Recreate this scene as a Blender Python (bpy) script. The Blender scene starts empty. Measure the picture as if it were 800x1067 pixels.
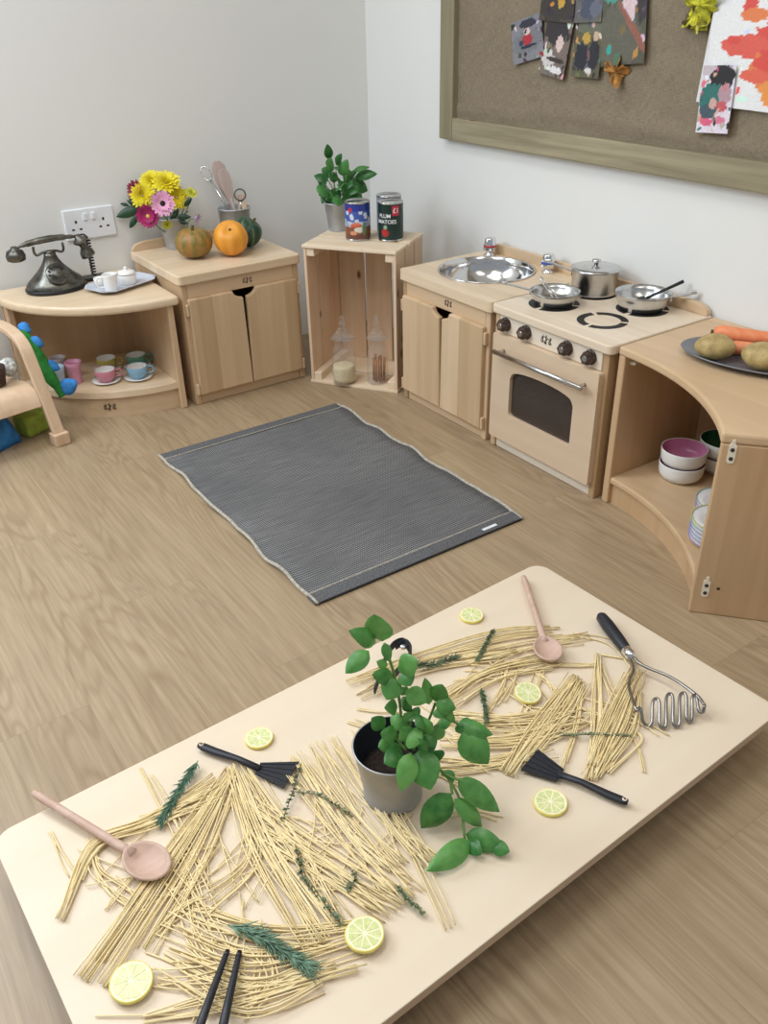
import bpy, bmesh, math, random
from mathutils import Vector, Matrix
PI = math.pi
sin, cos, rad = math.sin, math.cos, math.radians
SC = bpy.context.scene
COL = SC.collection
rnd = random.Random(7)

# ------------------------------------------------------------------ materials
def new_mat(name):
    m = bpy.data.materials.new(name); m.use_nodes = True
    nt = m.node_tree; nt.nodes.clear()
    out = nt.nodes.new('ShaderNodeOutputMaterial'); b = nt.nodes.new('ShaderNodeBsdfPrincipled')
    nt.links.new(b.outputs[0], out.inputs[0])
    return m, nt, b, out
def lin(c):
    return tuple(((v/255)/12.92 if v/255 <= .04045 else ((v/255+.055)/1.055)**2.4) for v in c) + (1,)
def ramp(nt, stops, interp='LINEAR'):
    r = nt.nodes.new('ShaderNodeValToRGB'); r.color_ramp.interpolation = interp
    e = r.color_ramp.elements
    while len(e) < len(stops): e.new(.5)
    for i, (p, c) in enumerate(stops): e[i].position = p; e[i].color = c
    return r
def math_n(nt, op, a, b=None):
    n = nt.nodes.new('ShaderNodeMath'); n.operation = op
    for i, v in enumerate((a, b)):
        if v is None: continue
        if isinstance(v, (int, float)): n.inputs[i].default_value = v
        else: nt.links.new(v, n.inputs[i])
    return n.outputs[0]
def mixc(nt, fac, a, b, mode='MIX'):
    n = nt.nodes.new('ShaderNodeMix'); n.data_type = 'RGBA'; n.blend_type = mode
    for k, v in ((0, fac), (6, a), (7, b)):
        if isinstance(v, (int, float)): n.inputs[k].default_value = v
        elif isinstance(v, tuple): n.inputs[k].default_value = v
        else: nt.links.new(v, n.inputs[k])
    return n.outputs[2]
def noise(nt, vec, scale, detail=4, rough=.5, dist=0):
    n = nt.nodes.new('ShaderNodeTexNoise')
    n.inputs['Scale'].default_value = scale; n.inputs['Detail'].default_value = detail
    n.inputs['Roughness'].default_value = rough; n.inputs['Distortion'].default_value = dist
    if vec is not None: nt.links.new(vec, n.inputs['Vector'])
    return n.outputs['Fac']
def coords(nt, scale=(1, 1, 1), kind='Object'):
    t = nt.nodes.new('ShaderNodeTexCoord'); mp = nt.nodes.new('ShaderNodeMapping')
    mp.inputs['Scale'].default_value = scale; nt.links.new(t.outputs[kind], mp.inputs['Vector'])
    return mp.outputs[0]
def bump(nt, b, h, strength=.2, dist=.001):
    n = nt.nodes.new('ShaderNodeBump'); n.inputs['Strength'].default_value = strength; n.inputs['Distance'].default_value = dist
    nt.links.new(h, n.inputs['Height']); nt.links.new(n.outputs[0], b.inputs['Normal'])
def plain(name, rgb, rough=.5, metal=0., var=.06, scale=30., coat=0., sss=0.):
    m, nt, b, o = new_mat(name)
    c = lin(rgb); f = noise(nt, coords(nt), scale, 3)
    d = tuple(max(0, v*(1-var*2)) for v in c[:3]) + (1,); e = tuple(min(1, v*(1+var)) for v in c[:3]) + (1,)
    r = ramp(nt, [(.3, d), (.7, e)]); nt.links.new(f, r.inputs[0]); nt.links.new(r.outputs[0], b.inputs['Base Color'])
    b.inputs['Roughness'].default_value = rough; b.inputs['Metallic'].default_value = metal
    b.inputs['Coat Weight'].default_value = coat
    return m
def wood(name, light, dark, axis='Z', boards=0., bvar=.12, gs=1., rough=.45, contrast=1., knots=False, baxis=None):
    """boards run along axis; glued strips of width `boards` counted along baxis"""
    m, nt, b, o = new_mat(name)
    st = {'X': (2.5, 40, 40), 'Y': (40, 2.5, 40), 'Z': (40, 40, 2.5)}[axis]
    v = coords(nt, tuple(s*gs for s in st))
    oi = nt.nodes.new('ShaderNodeObjectInfo')
    va = nt.nodes.new('ShaderNodeVectorMath'); va.operation = 'ADD'
    cb = nt.nodes.new('ShaderNodeCombineXYZ')
    for i in range(3): nt.links.new(math_n(nt, 'MULTIPLY', oi.outputs['Random'], 37.+i*11), cb.inputs[i])
    nt.links.new(v, va.inputs[0]); nt.links.new(cb.outputs[0], va.inputs[1])
    f1 = noise(nt, va.outputs[0], 1., 5, .6, .4)
    st2 = tuple(s*.22 for s in st)
    f2 = noise(nt, coords(nt, tuple(s*gs for s in st2)), 1., 2, .5, 1.2)
    f = math_n(nt, 'ADD', math_n(nt, 'MULTIPLY', f1, .6), math_n(nt, 'MULTIPLY', f2, .4))
    lo = .5-.16/contrast; hi = .5+.16/contrast
    r = ramp(nt, [(lo, lin(dark)), (hi, lin(light))]); nt.links.new(f, r.inputs[0])
    col = r.outputs[0]
    if boards:
        sp = nt.nodes.new('ShaderNodeSeparateXYZ'); nt.links.new(coords(nt), sp.inputs[0])
        ba = baxis or ('Y' if axis == 'X' else 'X')
        k = math_n(nt, 'FLOOR', math_n(nt, 'DIVIDE', math_n(nt, 'ADD', sp.outputs['XYZ'.index(ba)], 5.013), boards))
        k2 = math_n(nt, 'ADD', k, math_n(nt, 'MULTIPLY', oi.outputs['Random'], 91.))
        wn = nt.nodes.new('ShaderNodeTexWhiteNoise'); wn.noise_dimensions = '1D'; nt.links.new(k2, wn.inputs['W'])
        r2 = ramp(nt, [(0, (1-bvar*1.6, 1-bvar*2.0, 1-bvar*2.6, 1)), (.75, (1, 1, 1, 1)), (1, (1+bvar*.3,)*3+(1,))]); nt.links.new(wn.outputs['Value'], r2.inputs[0])
        col = mixc(nt, 1., col, r2.outputs[0], 'MULTIPLY')
    if knots:
        vo = nt.nodes.new('ShaderNodeTexVoronoi'); vo.inputs['Scale'].default_value = 1.
        s3 = tuple({2.5: 7., 40: 14.}[s] for s in st)
        nt.links.new(coords(nt, s3), vo.inputs['Vector'])
        rk = ramp(nt, [(.05, (1, 1, 1, 1)), (.13, (0, 0, 0, 1))]); nt.links.new(vo.outputs['Distance'], rk.inputs[0])
        col = mixc(nt, rk.outputs[0], col, lin((120, 78, 48)))
    nt.links.new(col, b.inputs['Base Color'])
    b.inputs['Roughness'].default_value = rough
    bump(nt, b, f1, .12, .0006)
    return m
def glass(name, tint=(1, 1, 1), refl=.35):
    m, nt, b, o = new_mat(name)
    nt.nodes.remove(b)
    tr = nt.nodes.new('ShaderNodeBsdfTransparent'); gl = nt.nodes.new('ShaderNodeBsdfGlossy'); mx = nt.nodes.new('ShaderNodeMixShader')
    lw = nt.nodes.new('ShaderNodeLayerWeight'); lw.inputs[0].default_value = refl
    n = noise(nt, coords(nt), 4., 1)
    r = ramp(nt, [(0, tuple(v*.97 for v in tint)+(1,)), (1, tint+(1,))]); nt.links.new(n, r.inputs[0]); nt.links.new(r.outputs[0], tr.inputs[0])
    gl.inputs['Roughness'].default_value = .03
    nt.links.new(math_n(nt, 'MULTIPLY', lw.outputs['Fresnel'], .55), mx.inputs[0]); nt.links.new(tr.outputs[0], mx.inputs[1]); nt.links.new(gl.outputs[0], mx.inputs[2])
    df = nt.nodes.new('ShaderNodeBsdfDiffuse'); df.inputs[0].default_value = (.9, .92, .93, 1); m2 = nt.nodes.new('ShaderNodeMixShader'); m2.inputs[0].default_value = .07
    nt.links.new(mx.outputs[0], m2.inputs[1]); nt.links.new(df.outputs[0], m2.inputs[2]); nt.links.new(m2.outputs[0], o.inputs[0])
    return m
def printed(name, rough=.45):
    m, nt, b, o = new_mat(name)
    a = nt.nodes.new('ShaderNodeVertexColor'); a.layer_name = 'Col'
    f = noise(nt, coords(nt), 300., 2)
    r = ramp(nt, [(.3, (.9, .9, .9, 1)), (.7, (1, 1, 1, 1))]); nt.links.new(f, r.inputs[0])
    nt.links.new(mixc(nt, 1., a.outputs[0], r.outputs[0], 'MULTIPLY'), b.inputs['Base Color'])
    b.inputs['Roughness'].default_value = rough
    return m

M = {}
M['maple'] = wood('maple_upright', (218, 190, 156), (202, 171, 135), 'Z', .052, .17, rough=.4)
M['maple_door'] = wood('maple_door_boards', (220, 194, 160), (206, 176, 140), 'Z', .046, .13, rough=.4)
M['stove_top'] = wood('pale_maple_hob', (240, 224, 202), (230, 210, 184), 'X', .05, .04, rough=.33)
M['maple_x'] = wood('maple_along', (220, 193, 160), (204, 174, 138), 'X', .0, rough=.4)
M['maple_y'] = wood('maple_across', (218, 190, 156), (202, 171, 135), 'Y', .0, rough=.4)
M['maple_top'] = wood('maple_worktop', (234, 212, 182), (220, 194, 160), 'X', .06, .05, rough=.33)
M['birch'] = wood('birch_panel', (212, 180, 142), (196, 160, 120), 'Z', .07, .06, gs=.7, rough=.4)
M['birch_top'] = wood('birch_top', (220, 190, 154), (202, 170, 130), 'Y', .08, .04, gs=.6, rough=.4)
M['stove_white'] = wood('pale_limed_maple', (236, 224, 206), (226, 210, 190), 'X', .06, .03, rough=.35)
M['stove_door'] = wood('pale_maple_door', (222, 198, 170), (212, 186, 156), 'X', .0, gs=.6, rough=.4)
M['table'] = wood('pale_beech_table', (230, 214, 191), (224, 206, 181), 'X', .0, gs=.35, rough=.42)
M['table_edge'] = wood('plywood_edge', (206, 182, 156), (186, 160, 132), 'X', 0, rough=.6)
M['pine'] = wood('pine_slats', (232, 206, 178), (214, 180, 146), 'Z', .0, knots=True, rough=.6)
M['pine_x'] = wood('pine_slats_level', (240, 222, 196), (226, 200, 166), 'X', .0, knots=True, rough=.6)
M['frame_wood'] = wood('treated_softwood', (166, 156, 128), (128, 118, 92), 'X', .0, gs=.9, rough=.7, knots=True, contrast=1.7)
M['frame_wood_v'] = wood('treated_softwood_upright', (158, 148, 120), (124, 114, 90), 'Z', .0, gs=.8, rough=.7)
M['spoon_wood'] = wood('pinkish_beech', (212, 182, 164), (190, 156, 138), 'X', 0, gs=2., rough=.6)
M['bent_ply'] = wood('bent_ply', (224, 196, 166), (208, 176, 144), 'Z', 0, rough=.4)
M['steel'] = plain('brushed_steel', (205, 205, 205), .22, 1., .05, 60)
M['chrome'] = plain('polished_chrome', (225, 225, 228), .07, 1., .01, 10)
M['zinc'] = plain('galvanised_zinc', (192, 196, 200), .42, .45, .12, 25)
M['pot_metal'] = plain('painted_zinc_pot', (172, 170, 168), .42, .35, .05, 30)
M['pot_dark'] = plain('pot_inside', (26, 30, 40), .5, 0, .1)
M['pewter'] = plain('antique_pewter', (112, 110, 102), .34, .85, .3, 45)
M['black'] = plain('black_plastic', (22, 22, 26), .38, 0, .1)
M['nylon'] = plain('black_nylon', (32, 34, 42), .45, 0, .1)
M['burn'] = plain('burnt_brand', (52, 30, 18), .8, 0, .1)
M['burner'] = plain('black_hob_paint', (28, 27, 27), .5, 0, .1)
M['knob'] = plain('brown_knob', (66, 50, 42), .4, 0, .15)
M['white_plastic'] = plain('white_plastic', (236, 238, 242), .35, 0, .02)
M['cream_plastic'] = plain('cream_nylon', (240, 232, 212), .45, 0, .03)
M['grey_plastic'] = plain('pale_grey_plastic', (200, 204, 214), .4, 0, .03)
M['china'] = plain('white_china', (240, 238, 234), .2, 0, .02)
M['soil'] = plain('dark_soil', (44, 32, 24), .95, 0, .4, 200)
M['dark_inside'] = plain('unlit_cavity_wood', (150, 116, 82), .7, 0, .1)
M['glass'] = glass('clear_glass', (.975, .98, .98), .08)
M['oven_glass'] = plain('smoked_oven_glass', (84, 72, 64), .12, 0, .05); M['oven_glass'].node_tree.nodes['Principled BSDF'].inputs['Alpha'].default_value = .72
M['platter'] = plain('grey_pewter_platter', (128, 130, 136), .42, .5, .06)
M['print'] = printed('printed_paper')
M['label'] = printed('printed_can_label', .3)

def leaf_mat(name, a, b2, rough=.42):
    m, nt, b, o = new_mat(name)
    oi = nt.nodes.new('ShaderNodeObjectInfo')
    f = math_n(nt, 'ADD', math_n(nt, 'MULTIPLY', noise(nt, coords(nt), 60., 3), .6), math_n(nt, 'MULTIPLY', oi.outputs['Random'], .4))
    r = ramp(nt, [(.25, lin(a)), (.75, lin(b2))]); nt.links.new(f, r.inputs[0]); nt.links.new(r.outputs[0], b.inputs['Base Color'])
    b.inputs['Roughness'].default_value = rough
    b.inputs['Subsurface Weight'].default_value = .0
    tl = nt.nodes.new('ShaderNodeBsdfTranslucent'); nt.links.new(r.outputs[0], tl.inputs[0])
    mx = nt.nodes.new('ShaderNodeMixShader'); mx.inputs[0].default_value = .22
    nt.links.new(b.outputs[0], mx.inputs[1]); nt.links.new(tl.outputs[0], mx.inputs[2]); nt.links.new(mx.outputs[0], o.inputs[0])
    return m
M['basil'] = leaf_mat('basil_leaf', (54, 118, 54), (116, 178, 94), .34)
M['basil_deep'] = leaf_mat('basil_leaf_deep', (38, 92, 44), (82, 146, 72), .36)
M['basil_stem'] = leaf_mat('basil_stem', (96, 140, 70), (140, 176, 100))
M['dark_leaf'] = leaf_mat('dark_foliage', (22, 50, 32), (44, 78, 48))
M['rosemary'] = leaf_mat('rosemary_needle', (84, 124, 100), (140, 172, 146), .6)
M['thyme'] = leaf_mat('thyme_leaf', (92, 110, 80), (140, 152, 116), .7)
M['spag'] = plain('dry_spaghetti', (238, 216, 163), .45, 0, .08, 80)
m, nt, b, o = new_mat('dry_spaghetti_strands')
oi = nt.nodes.new('ShaderNodeObjectInfo'); f = math_n(nt, 'ADD', math_n(nt, 'MULTIPLY', oi.outputs['Random'], .7), math_n(nt, 'MULTIPLY', noise(nt, coords(nt), 40.), .3))
r = ramp(nt, [(0, lin((230, 204, 146))), (1, lin((247, 230, 186)))]); nt.links.new(f, r.inputs[0]); nt.links.new(r.outputs[0], b.inputs['Base Color']); b.inputs['Roughness'].default_value = .42
M['strand'] = m

def wall_mat(name, rgb):
    m, nt, b, o = new_mat(name)
    v = coords(nt); f = noise(nt, v, 3., 2); c = lin(rgb)
    r = ramp(nt, [(.3, tuple(x*.985 for x in c[:3])+(1,)), (.7, c)]); nt.links.new(f, r.inputs[0]); nt.links.new(r.outputs[0], b.inputs['Base Color'])
    b.inputs['Roughness'].default_value = .75
    bump(nt, b, noise(nt, v, 350., 3), .06, .0008)
    return m
M['wall'] = wall_mat('off_white_paint', (234, 234, 231))
M['ceiling'] = wall_mat('white_ceiling_paint', (244, 244, 242))

def floor_mat():
    m, nt, b, o = new_mat('oak_vinyl_planks')
    sp = nt.nodes.new('ShaderNodeSeparateXYZ'); nt.links.new(coords(nt), sp.inputs[0])
    X, Y = sp.outputs[0], sp.outputs[1]
    W, L = .156, .95
    u = math_n(nt, 'DIVIDE', math_n(nt, 'ADD', X, 1.385+W*40), W)
    row = math_n(nt, 'FLOOR', u); fu = math_n(nt, 'SUBTRACT', u, row)
    wn = nt.nodes.new('ShaderNodeTexWhiteNoise'); wn.noise_dimensions = '1D'; nt.links.new(math_n(nt, 'ADD', row, -40.), wn.inputs['W'])
    off = math_n(nt, 'MULTIPLY', math_n(nt, 'SUBTRACT', row, 40.), .37)
    v = math_n(nt, 'ADD', math_n(nt, 'DIVIDE', math_n(nt, 'ADD', Y, 1.156+L*20), L), off)
    pl = math_n(nt, 'FLOOR', v); fv = math_n(nt, 'SUBTRACT', v, pl)
    idn = math_n(nt, 'ADD', math_n(nt, 'MULTIPLY', row, 7.31), math_n(nt, 'MULTIPLY', pl, 3.77))
    wp = nt.nodes.new('ShaderNodeTexWhiteNoise'); wp.noise_dimensions = '1D'; nt.links.new(idn, wp.inputs['W'])
    cb = nt.nodes.new('ShaderNodeCombineXYZ')
    nt.links.new(math_n(nt, 'MULTIPLY', X, 6.5), cb.inputs[0]); nt.links.new(math_n(nt, 'MULTIPLY', Y, 1.05), cb.inputs[1]); nt.links.new(math_n(nt, 'MULTIPLY', wp.outputs['Value'], 50.), cb.inputs[2])
    big = noise(nt, cb.outputs[0], 1.2, 2.5, .5, .35)
    rings = math_n(nt, 'SINE', math_n(nt, 'MULTIPLY', big, 120.))
    rings = math_n(nt, 'ADD', math_n(nt, 'MULTIPLY', rings, .5), .5)
    rings = math_n(nt, 'POWER', rings, 2.2)
    msk = ramp(nt, [(.42, (.12, .12, .12, 1)), (.58, (1, 1, 1, 1))]); nt.links.new(noise(nt, cb.outputs[0], .8, 1), msk.inputs[0])
    cb2 = nt.nodes.new('ShaderNodeCombineXYZ')
    nt.links.new(math_n(nt, 'MULTIPLY', X, 150.), cb2.inputs[0]); nt.links.new(math_n(nt, 'MULTIPLY', Y, 5.), cb2.inputs[1]); nt.links.new(idn, cb2.inputs[2])
    fine = noise(nt, cb2.outputs[0], 1., 4, .6)
    r = ramp(nt, [(.28, lin((152, 130, 102))), (.72, lin((180, 158, 127)))]); nt.links.new(fine, r.inputs[0])
    tone = ramp(nt, [(0, (.9, .89, .88, 1)), (1, (1.04, 1.04, 1.04, 1))]); nt.links.new(wp.outputs['Value'], tone.inputs[0])
    col = mixc(nt, 1., r.outputs[0], tone.outputs[0], 'MULTIPLY')
    col = mixc(nt, math_n(nt, 'MULTIPLY', math_n(nt, 'MULTIPLY', rings, msk.outputs[0]), .44), col, lin((132, 108, 80)))
    e1 = math_n(nt, 'MINIMUM', fu, math_n(nt, 'SUBTRACT', 1., fu)); e2 = math_n(nt, 'MULTIPLY', math_n(nt, 'MINIMUM', fv, math_n(nt, 'SUBTRACT', 1., fv)), L/W)
    e = math_n(nt, 'LESS_THAN', math_n(nt, 'MINIMUM', e1, e2), .006)
    col = mixc(nt, math_n(nt, 'MULTIPLY', e, .22), col, lin((110, 92, 70)))
    nt.links.new(col, b.inputs['Base Color'])
    b.inputs['Roughness'].default_value = .36
    bump(nt, b, fine, .12, .0004)
    return m
M['floor'] = floor_mat()

# ------------------------------------------------------------------ mesh helpers
class MB:
    def __init__(s): s.bm = bmesh.new()
    def box(s, x0, x1, y0, y1, z0, z1, mat=None):
        vs = [s.bm.verts.new((x, y, z)) for x in (x0, x1) for y in (y0, y1) for z in (z0, z1)]
        if mat: 
            for v in vs: v.co = mat @ v.co
        for f in ((0, 1, 3, 2), (4, 6, 7, 5), (0, 4, 5, 1), (2, 3, 7, 6), (0, 2, 6, 4), (1, 5, 7, 3)): s.bm.faces.new([vs[i] for i in f])
        return s
    def loops(s, loops, close=True, caps=(True, True)):
        rows = [[s.bm.verts.new(p) for p in L] for L in loops]
        n = len(rows[0])
        for a, b in zip(rows, rows[1:]):
            for i in range(n if close else n-1):
                j = (i+1) % n
                try: s.bm.faces.new((a[i], a[j], b[j], b[i]))
                except ValueError: pass
        if close and caps[0] and n > 2: s.bm.faces.new(list(reversed(rows[0])))
        if close and caps[1] and n > 2: s.bm.faces.new(rows[-1])
        return s
    def prism(s, poly, z0, z1, f=lambda x, y, z: (x, y, z)):
        return s.loops([[f(x, y, z0) for x, y in poly], [f(x, y, z1) for x, y in poly]])
    def holed(s, outer, holes, z0, z1, f=lambda x, y, z: (x, y, z)):
        for z, flip in ((z0, True), (z1, False)):
            es = []
            for L in [outer]+holes:
                vs = [s.bm.verts.new((x, y, z)) for x, y in L]
                es += [s.bm.edges.new((vs[i], vs[(i+1) % len(vs)])) for i in range(len(vs))]
                if z == z0: s._lo = getattr(s, '_lo', [])+[vs]
                else: s._hi = getattr(s, '_hi', [])+[vs]
            bmesh.ops.triangle_fill(s.bm, use_beauty=True, edges=es)
        for a, b in zip(s._lo, s._hi):
            for i in range(len(a)):
                j = (i+1) % len(a); s.bm.faces.new((a[i], a[j], b[j], b[i]))
        for v in [v for L in s._lo+s._hi for v in L]: v.co = f(*v.co)
        s._lo = []; s._hi = []
        bmesh.ops.recalc_face_normals(s.bm, faces=s.bm.faces)
        return s
    def lathe(s, prof, c=(0, 0, 0), seg=32, sx=1, sy=1, fn=None, mat=None):
        rows = []
        for r, z in prof:
            if r < 1e-6: rows.append([s.bm.verts.new((c[0], c[1], c[2]+z))])
            else:
                row = []
                for i in range(seg):
                    a = 2*PI*i/seg; k = fn(a, r, z) if fn else 1.
                    row.append(s.bm.verts.new((c[0]+r*k*sx*cos(a), c[1]+r*k*sy*sin(a), c[2]+z)))
                rows.append(row)
        for a, b in zip(rows, rows[1:]):
            for i in range(seg):
                j = (i+1) % seg
                if len(a) == 1 and len(b) == 1: continue
                if len(a) == 1: s.bm.faces.new((a[0], b[j], b[i]))
                elif len(b) == 1: s.bm.faces.new((a[i], a[j], b[0]))
                else: s.bm.faces.new((a[i], a[j], b[j], b[i]))
        if mat:
            for row in rows:
                for v in row: v.co = mat @ v.co
        return s
    def tube(s, pts, r, seg=8, flat=1., caps=(True, True)):
        pts = [Vector(p) for p in pts]; n = len(pts)
        rs = r if isinstance(r, (list, tuple)) else [r]*n
        up = Vector((0, 0, 1)); prev = None; L = []
        for i, p in enumerate(pts):
            d = (pts[min(i+1, n-1)]-pts[max(i-1, 0)]).normalized()
            if prev is None:
                a = up if abs(d.z) < .95 else Vector((1, 0, 0))
                u = d.cross(a).normalized()
            else:
                u = (prev-d*prev.dot(d)).normalized()
            prev = u; w = u.cross(d)
            L.append([p+u*rs[i]*cos(2*PI*k/seg)+w*rs[i]*flat*sin(2*PI*k/seg) for k in range(seg)])
        return s.loops(L, True, caps)
    def strip(s, pts, side, w, t):
        """rectangular section w (along side) x t swept along pts"""
        pts = [Vector(p) for p in pts]; side = Vector(side).normalized(); n = len(pts); L = []
        for i, p in enumerate(pts):
            d = (pts[min(i+1, n-1)]-pts[max(i-1, 0)]).normalized(); nn = side.cross(d).normalized()
            L.append([p+side*a*w/2+nn*b_*t/2 for a, b_ in ((-1, -1), (1, -1), (1, 1), (-1, 1))])
        return s.loops(L)
    def ball(s, c, rx, ry=None, rz=None, seg=16, fn=None, mat=None):
        ry = ry or rx; rz = rz or rx; n = seg//2
        prof = [(sin(PI*i/n), -cos(PI*i/n)) for i in range(n+1)]
        i0 = len(s.bm.verts)
        s.lathe([(r if r > 1e-5 else 0, z) for r, z in prof], (0, 0, 0), seg, fn=fn)
        s.bm.verts.ensure_lookup_table()
        for v in s.bm.verts[i0:]:
            v.co = Vector((v.co.x*rx, v.co.y*ry, v.co.z*rz))
            if mat: v.co = mat @ v.co
            v.co += Vector(c)
        return s
    def xf(s, m):
        bmesh.ops.transform(s.bm, matrix=m, verts=s.bm.verts); return s
    def build(s, name, mat, parent=None, smooth=False, bev=0., bseg=2, sub=0, sub_o=None, fix=True):
        if fix: bmesh.ops.recalc_face_normals(s.bm, faces=s.bm.faces)
        if sub_o: bmesh.ops.translate(s.bm, verts=s.bm.verts, vec=-Vector(sub_o))
        me = bpy.data.meshes.new(name); s.bm.to_mesh(me); s.bm.free()
        if smooth:
            for p in me.polygons: p.use_smooth = True
        me.materials.append(M[mat] if isinstance(mat, str) else mat)
        o = bpy.data.objects.new(name, me); COL.objects.link(o)
        if parent: o.parent = parent
        if bev:
            b = o.modifiers.new('b', 'BEVEL'); b.width = bev; b.segments = bseg; b.limit_method = 'ANGLE'; b.angle_limit = rad(40); b.harden_normals = False
        if sub:
            b = o.modifiers.new('s', 'SUBSURF'); b.levels = sub; b.render_levels = sub
        return o
def tag(o, label, cat, group=None, kind=None):
    o['label'] = label; o['category'] = cat
    if group: o['group'] = group
    if kind: o['kind'] = kind
    return o
def thing(name, label, cat, loc=(0, 0, 0), rz=0., group=None):
    o = bpy.data.objects.new(name, None); o.empty_display_size = .05; COL.objects.link(o)
    o.location = loc; o.rotation_euler = (0, 0, rz)
    return tag(o, label, cat, group)
def struct(name, mb, mat, **k):
    o = mb.build(name, mat, **k); o['kind'] = 'structure'; return o
def rrect(x0, x1, y0, y1, r, n=5):
    rr = r if isinstance(r, (list, tuple)) else [r]*4
    P = []
    for (cx, cy, a0), q in zip(((x1, y1, 0), (x0, y1, 90), (x0, y0, 180), (x1, y0, 270)), rr):
        sx = -1 if cx == x1 else 1; sy = -1 if cy == y1 else 1
        if q <= 0: P.append((cx, cy)); continue
        for i in range(n+1):
            a = rad(a0+90*i/n); P.append((cx+sx*q+q*cos(a), cy+sy*q+q*sin(a)))
    return P
def circ(cx, cy, r, n=40, ry=None):
    return [(cx+r*cos(2*PI*i/n), cy+(ry or r)*sin(2*PI*i/n)) for i in range(n)]
def bez(pts, n=10):
    """Catmull-Rom through pts"""
    P = [Vector(p) for p in pts]; P = [P[0]*2-P[1]]+P+[P[-1]*2-P[-2]]; out = []
    for i in range(1, len(P)-2):
        for k in range(n):
            t = k/n; a, b, c, d = P[i-1:i+3]
            out.append(.5*((2*b)+(c-a)*t+(2*a-5*b+4*c-d)*t*t+(3*b-a-3*c+d)*t**3))
    out.append(P[-2]); return out
def frame_to(base, d, up=(0, 0, 1)):
    """matrix whose x axis is d, z close to up, origin base"""
    x = Vector(d).normalized(); z = Vector(up); y = z.cross(x).normalized(); z = x.cross(y)
    m = Matrix((x, y, z)).transposed().to_4x4(); m.translation = Vector(base); return m
def text_geo(txt, size):
    c = bpy.data.curves.new('t', 'FONT'); c.body = txt; c.size = size; c.align_x = 'CENTER'; c.offset = size*.012
    o = bpy.data.objects.new('t', c); COL.objects.link(o)
    bpy.context.view_layer.update()
    dg = bpy.context.evaluated_depsgraph_get(); me = bpy.data.meshes.new_from_object(o.evaluated_get(dg))
    vs = [v.co.copy() for v in me.vertices]; fs = [tuple(p.vertices) for p in me.polygons]
    bpy.data.objects.remove(o); bpy.data.curves.remove(c); bpy.data.meshes.remove(me)
    return vs, fs
def raw(name, vs, fs, mat, parent=None, smooth=False):
    me = bpy.data.meshes.new(name); me.from_pydata([tuple(v) for v in vs], [], fs); me.update()
    me.materials.append(M[mat])
    if smooth:
        for p in me.polygons: p.use_smooth = True
    o = bpy.data.objects.new(name, me); COL.objects.link(o)
    if parent: o.parent = parent
    return o
def colour_verts(o, fn):
    me = o.data; a = me.color_attributes.new('Col', 'FLOAT_COLOR', 'POINT')
    for i, v in enumerate(me.vertices): a.data[i].color = fn(v.co)

# ------------------------------------------------------------------ the room
struct('floor', MB().box(-4.2, .1, -4.2, .3, -.05, 0), 'floor')
struct('wall_right', MB().box(0, .1, -4.2, .25, 0, 2.4), 'wall')
wl = struct('wall_left', MB().box(-4.3, .12, 0, .1, 0, 2.4), 'wall'); wl.rotation_euler = (0, 0, rad(-2.45))
struct('ceiling', MB().box(-4.2, .12, -4.2, .3, 2.4, 2.5), 'ceiling')

# ------------------------------------------------------------------ shared furniture pieces
def emblem(parent, x, y, z, k=1., f=None):
    """burnt mark of three little sprig figures; drawn in the xz plane"""
    b = MB(); f = f or (lambda a, c: (x+a*k, y, z+c*k))
    def st(*pts): b.tube([f(*p) for p in pts], .00075*k, 5)
    for i, (cx, s) in enumerate(((-.0095, 1), (0, -1), (.0095, 1))):
        h = .0085 if i == 1 else .007
        st((cx, -h), (cx+.0006*s, 0), (cx, h))
        st((cx, h*.2), (cx+.0035*s, h*.75)); st((cx, -h*.15), (cx-.0035*s, h*.5))
        st((cx+.0005, -h*.3), (cx+.0038*s, -h*.85)); st((cx-.004, -h*.2), (cx-.002, -h*.9))
    return b.build('emblem', 'burn', parent)
def rim_profile(x0, x1, y0, y1, r):
    return rrect(x0, x1, y0, y1, r)
def splash(w, t0, h=.026, lo=.004):
    P = [(t0, 0), (w-t0, 0), (w-t0, lo)]
    for i in range(9):
        a = PI/2*i/8; P.append((w-t0-.05+.05*cos(a), lo+(h-lo)*sin(a)))
    for i in range(9):
        a = PI/2*(1-i/8); P.append((t0+.05-.05*cos(a), lo+(h-lo)*sin(a)))
    return P
def door_poly(x0, x1, z0, z1, notch_x, nr, left):
    """door outline with a quarter notch at its inner top corner"""
    if left:   # inner edge is x1
        P = [(x0, z0), (x1, z0)]
        P += [(notch_x+nr*cos(a), z1+nr*.62*sin(a)) for a in [rad(270-9*i) for i in range(11)] if notch_x+nr*cos(a) <= x1+1e-6]
        P.append((x0, z1))
    else:
        P = [(x0, z0), (x1, z0), (x1, z1)]
        P += [(notch_x+nr*cos(a), z1+nr*.62*sin(a)) for a in [rad(9*i) for i in range(0, -11, -1)] if notch_x+nr*cos(a) >= x0-1e-6]
    return P
def xz(poly, y0, y1): # prism of an xz polygon between two depths
    return MB().loops([[(x, y0, z) for x, z in poly], [(x, y1, z) for x, z in poly]])
def carcass(t, w, d, h, top_t):
    o = .009; b = h-top_t
    for s in (0, 1):
        x0 = o if s == 0 else w-o-.018
        MB().box(x0, x0+.018, o, d, 0, b).build('side_panel', 'maple', t, bev=.003)
    MB().box(o+.018, w-o-.018, d-.012, d-.002, .03, b).build('back_panel', 'birch', t)
    MB().box(o+.018, w-o-.018, .014, .03, 0, .031).build('plinth', 'maple_x', t, bev=.002)
    MB().box(o+.018, w-o-.018, .03, d-.012, .031, .045).build('bottom_panel', 'maple_x', t)

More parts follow.
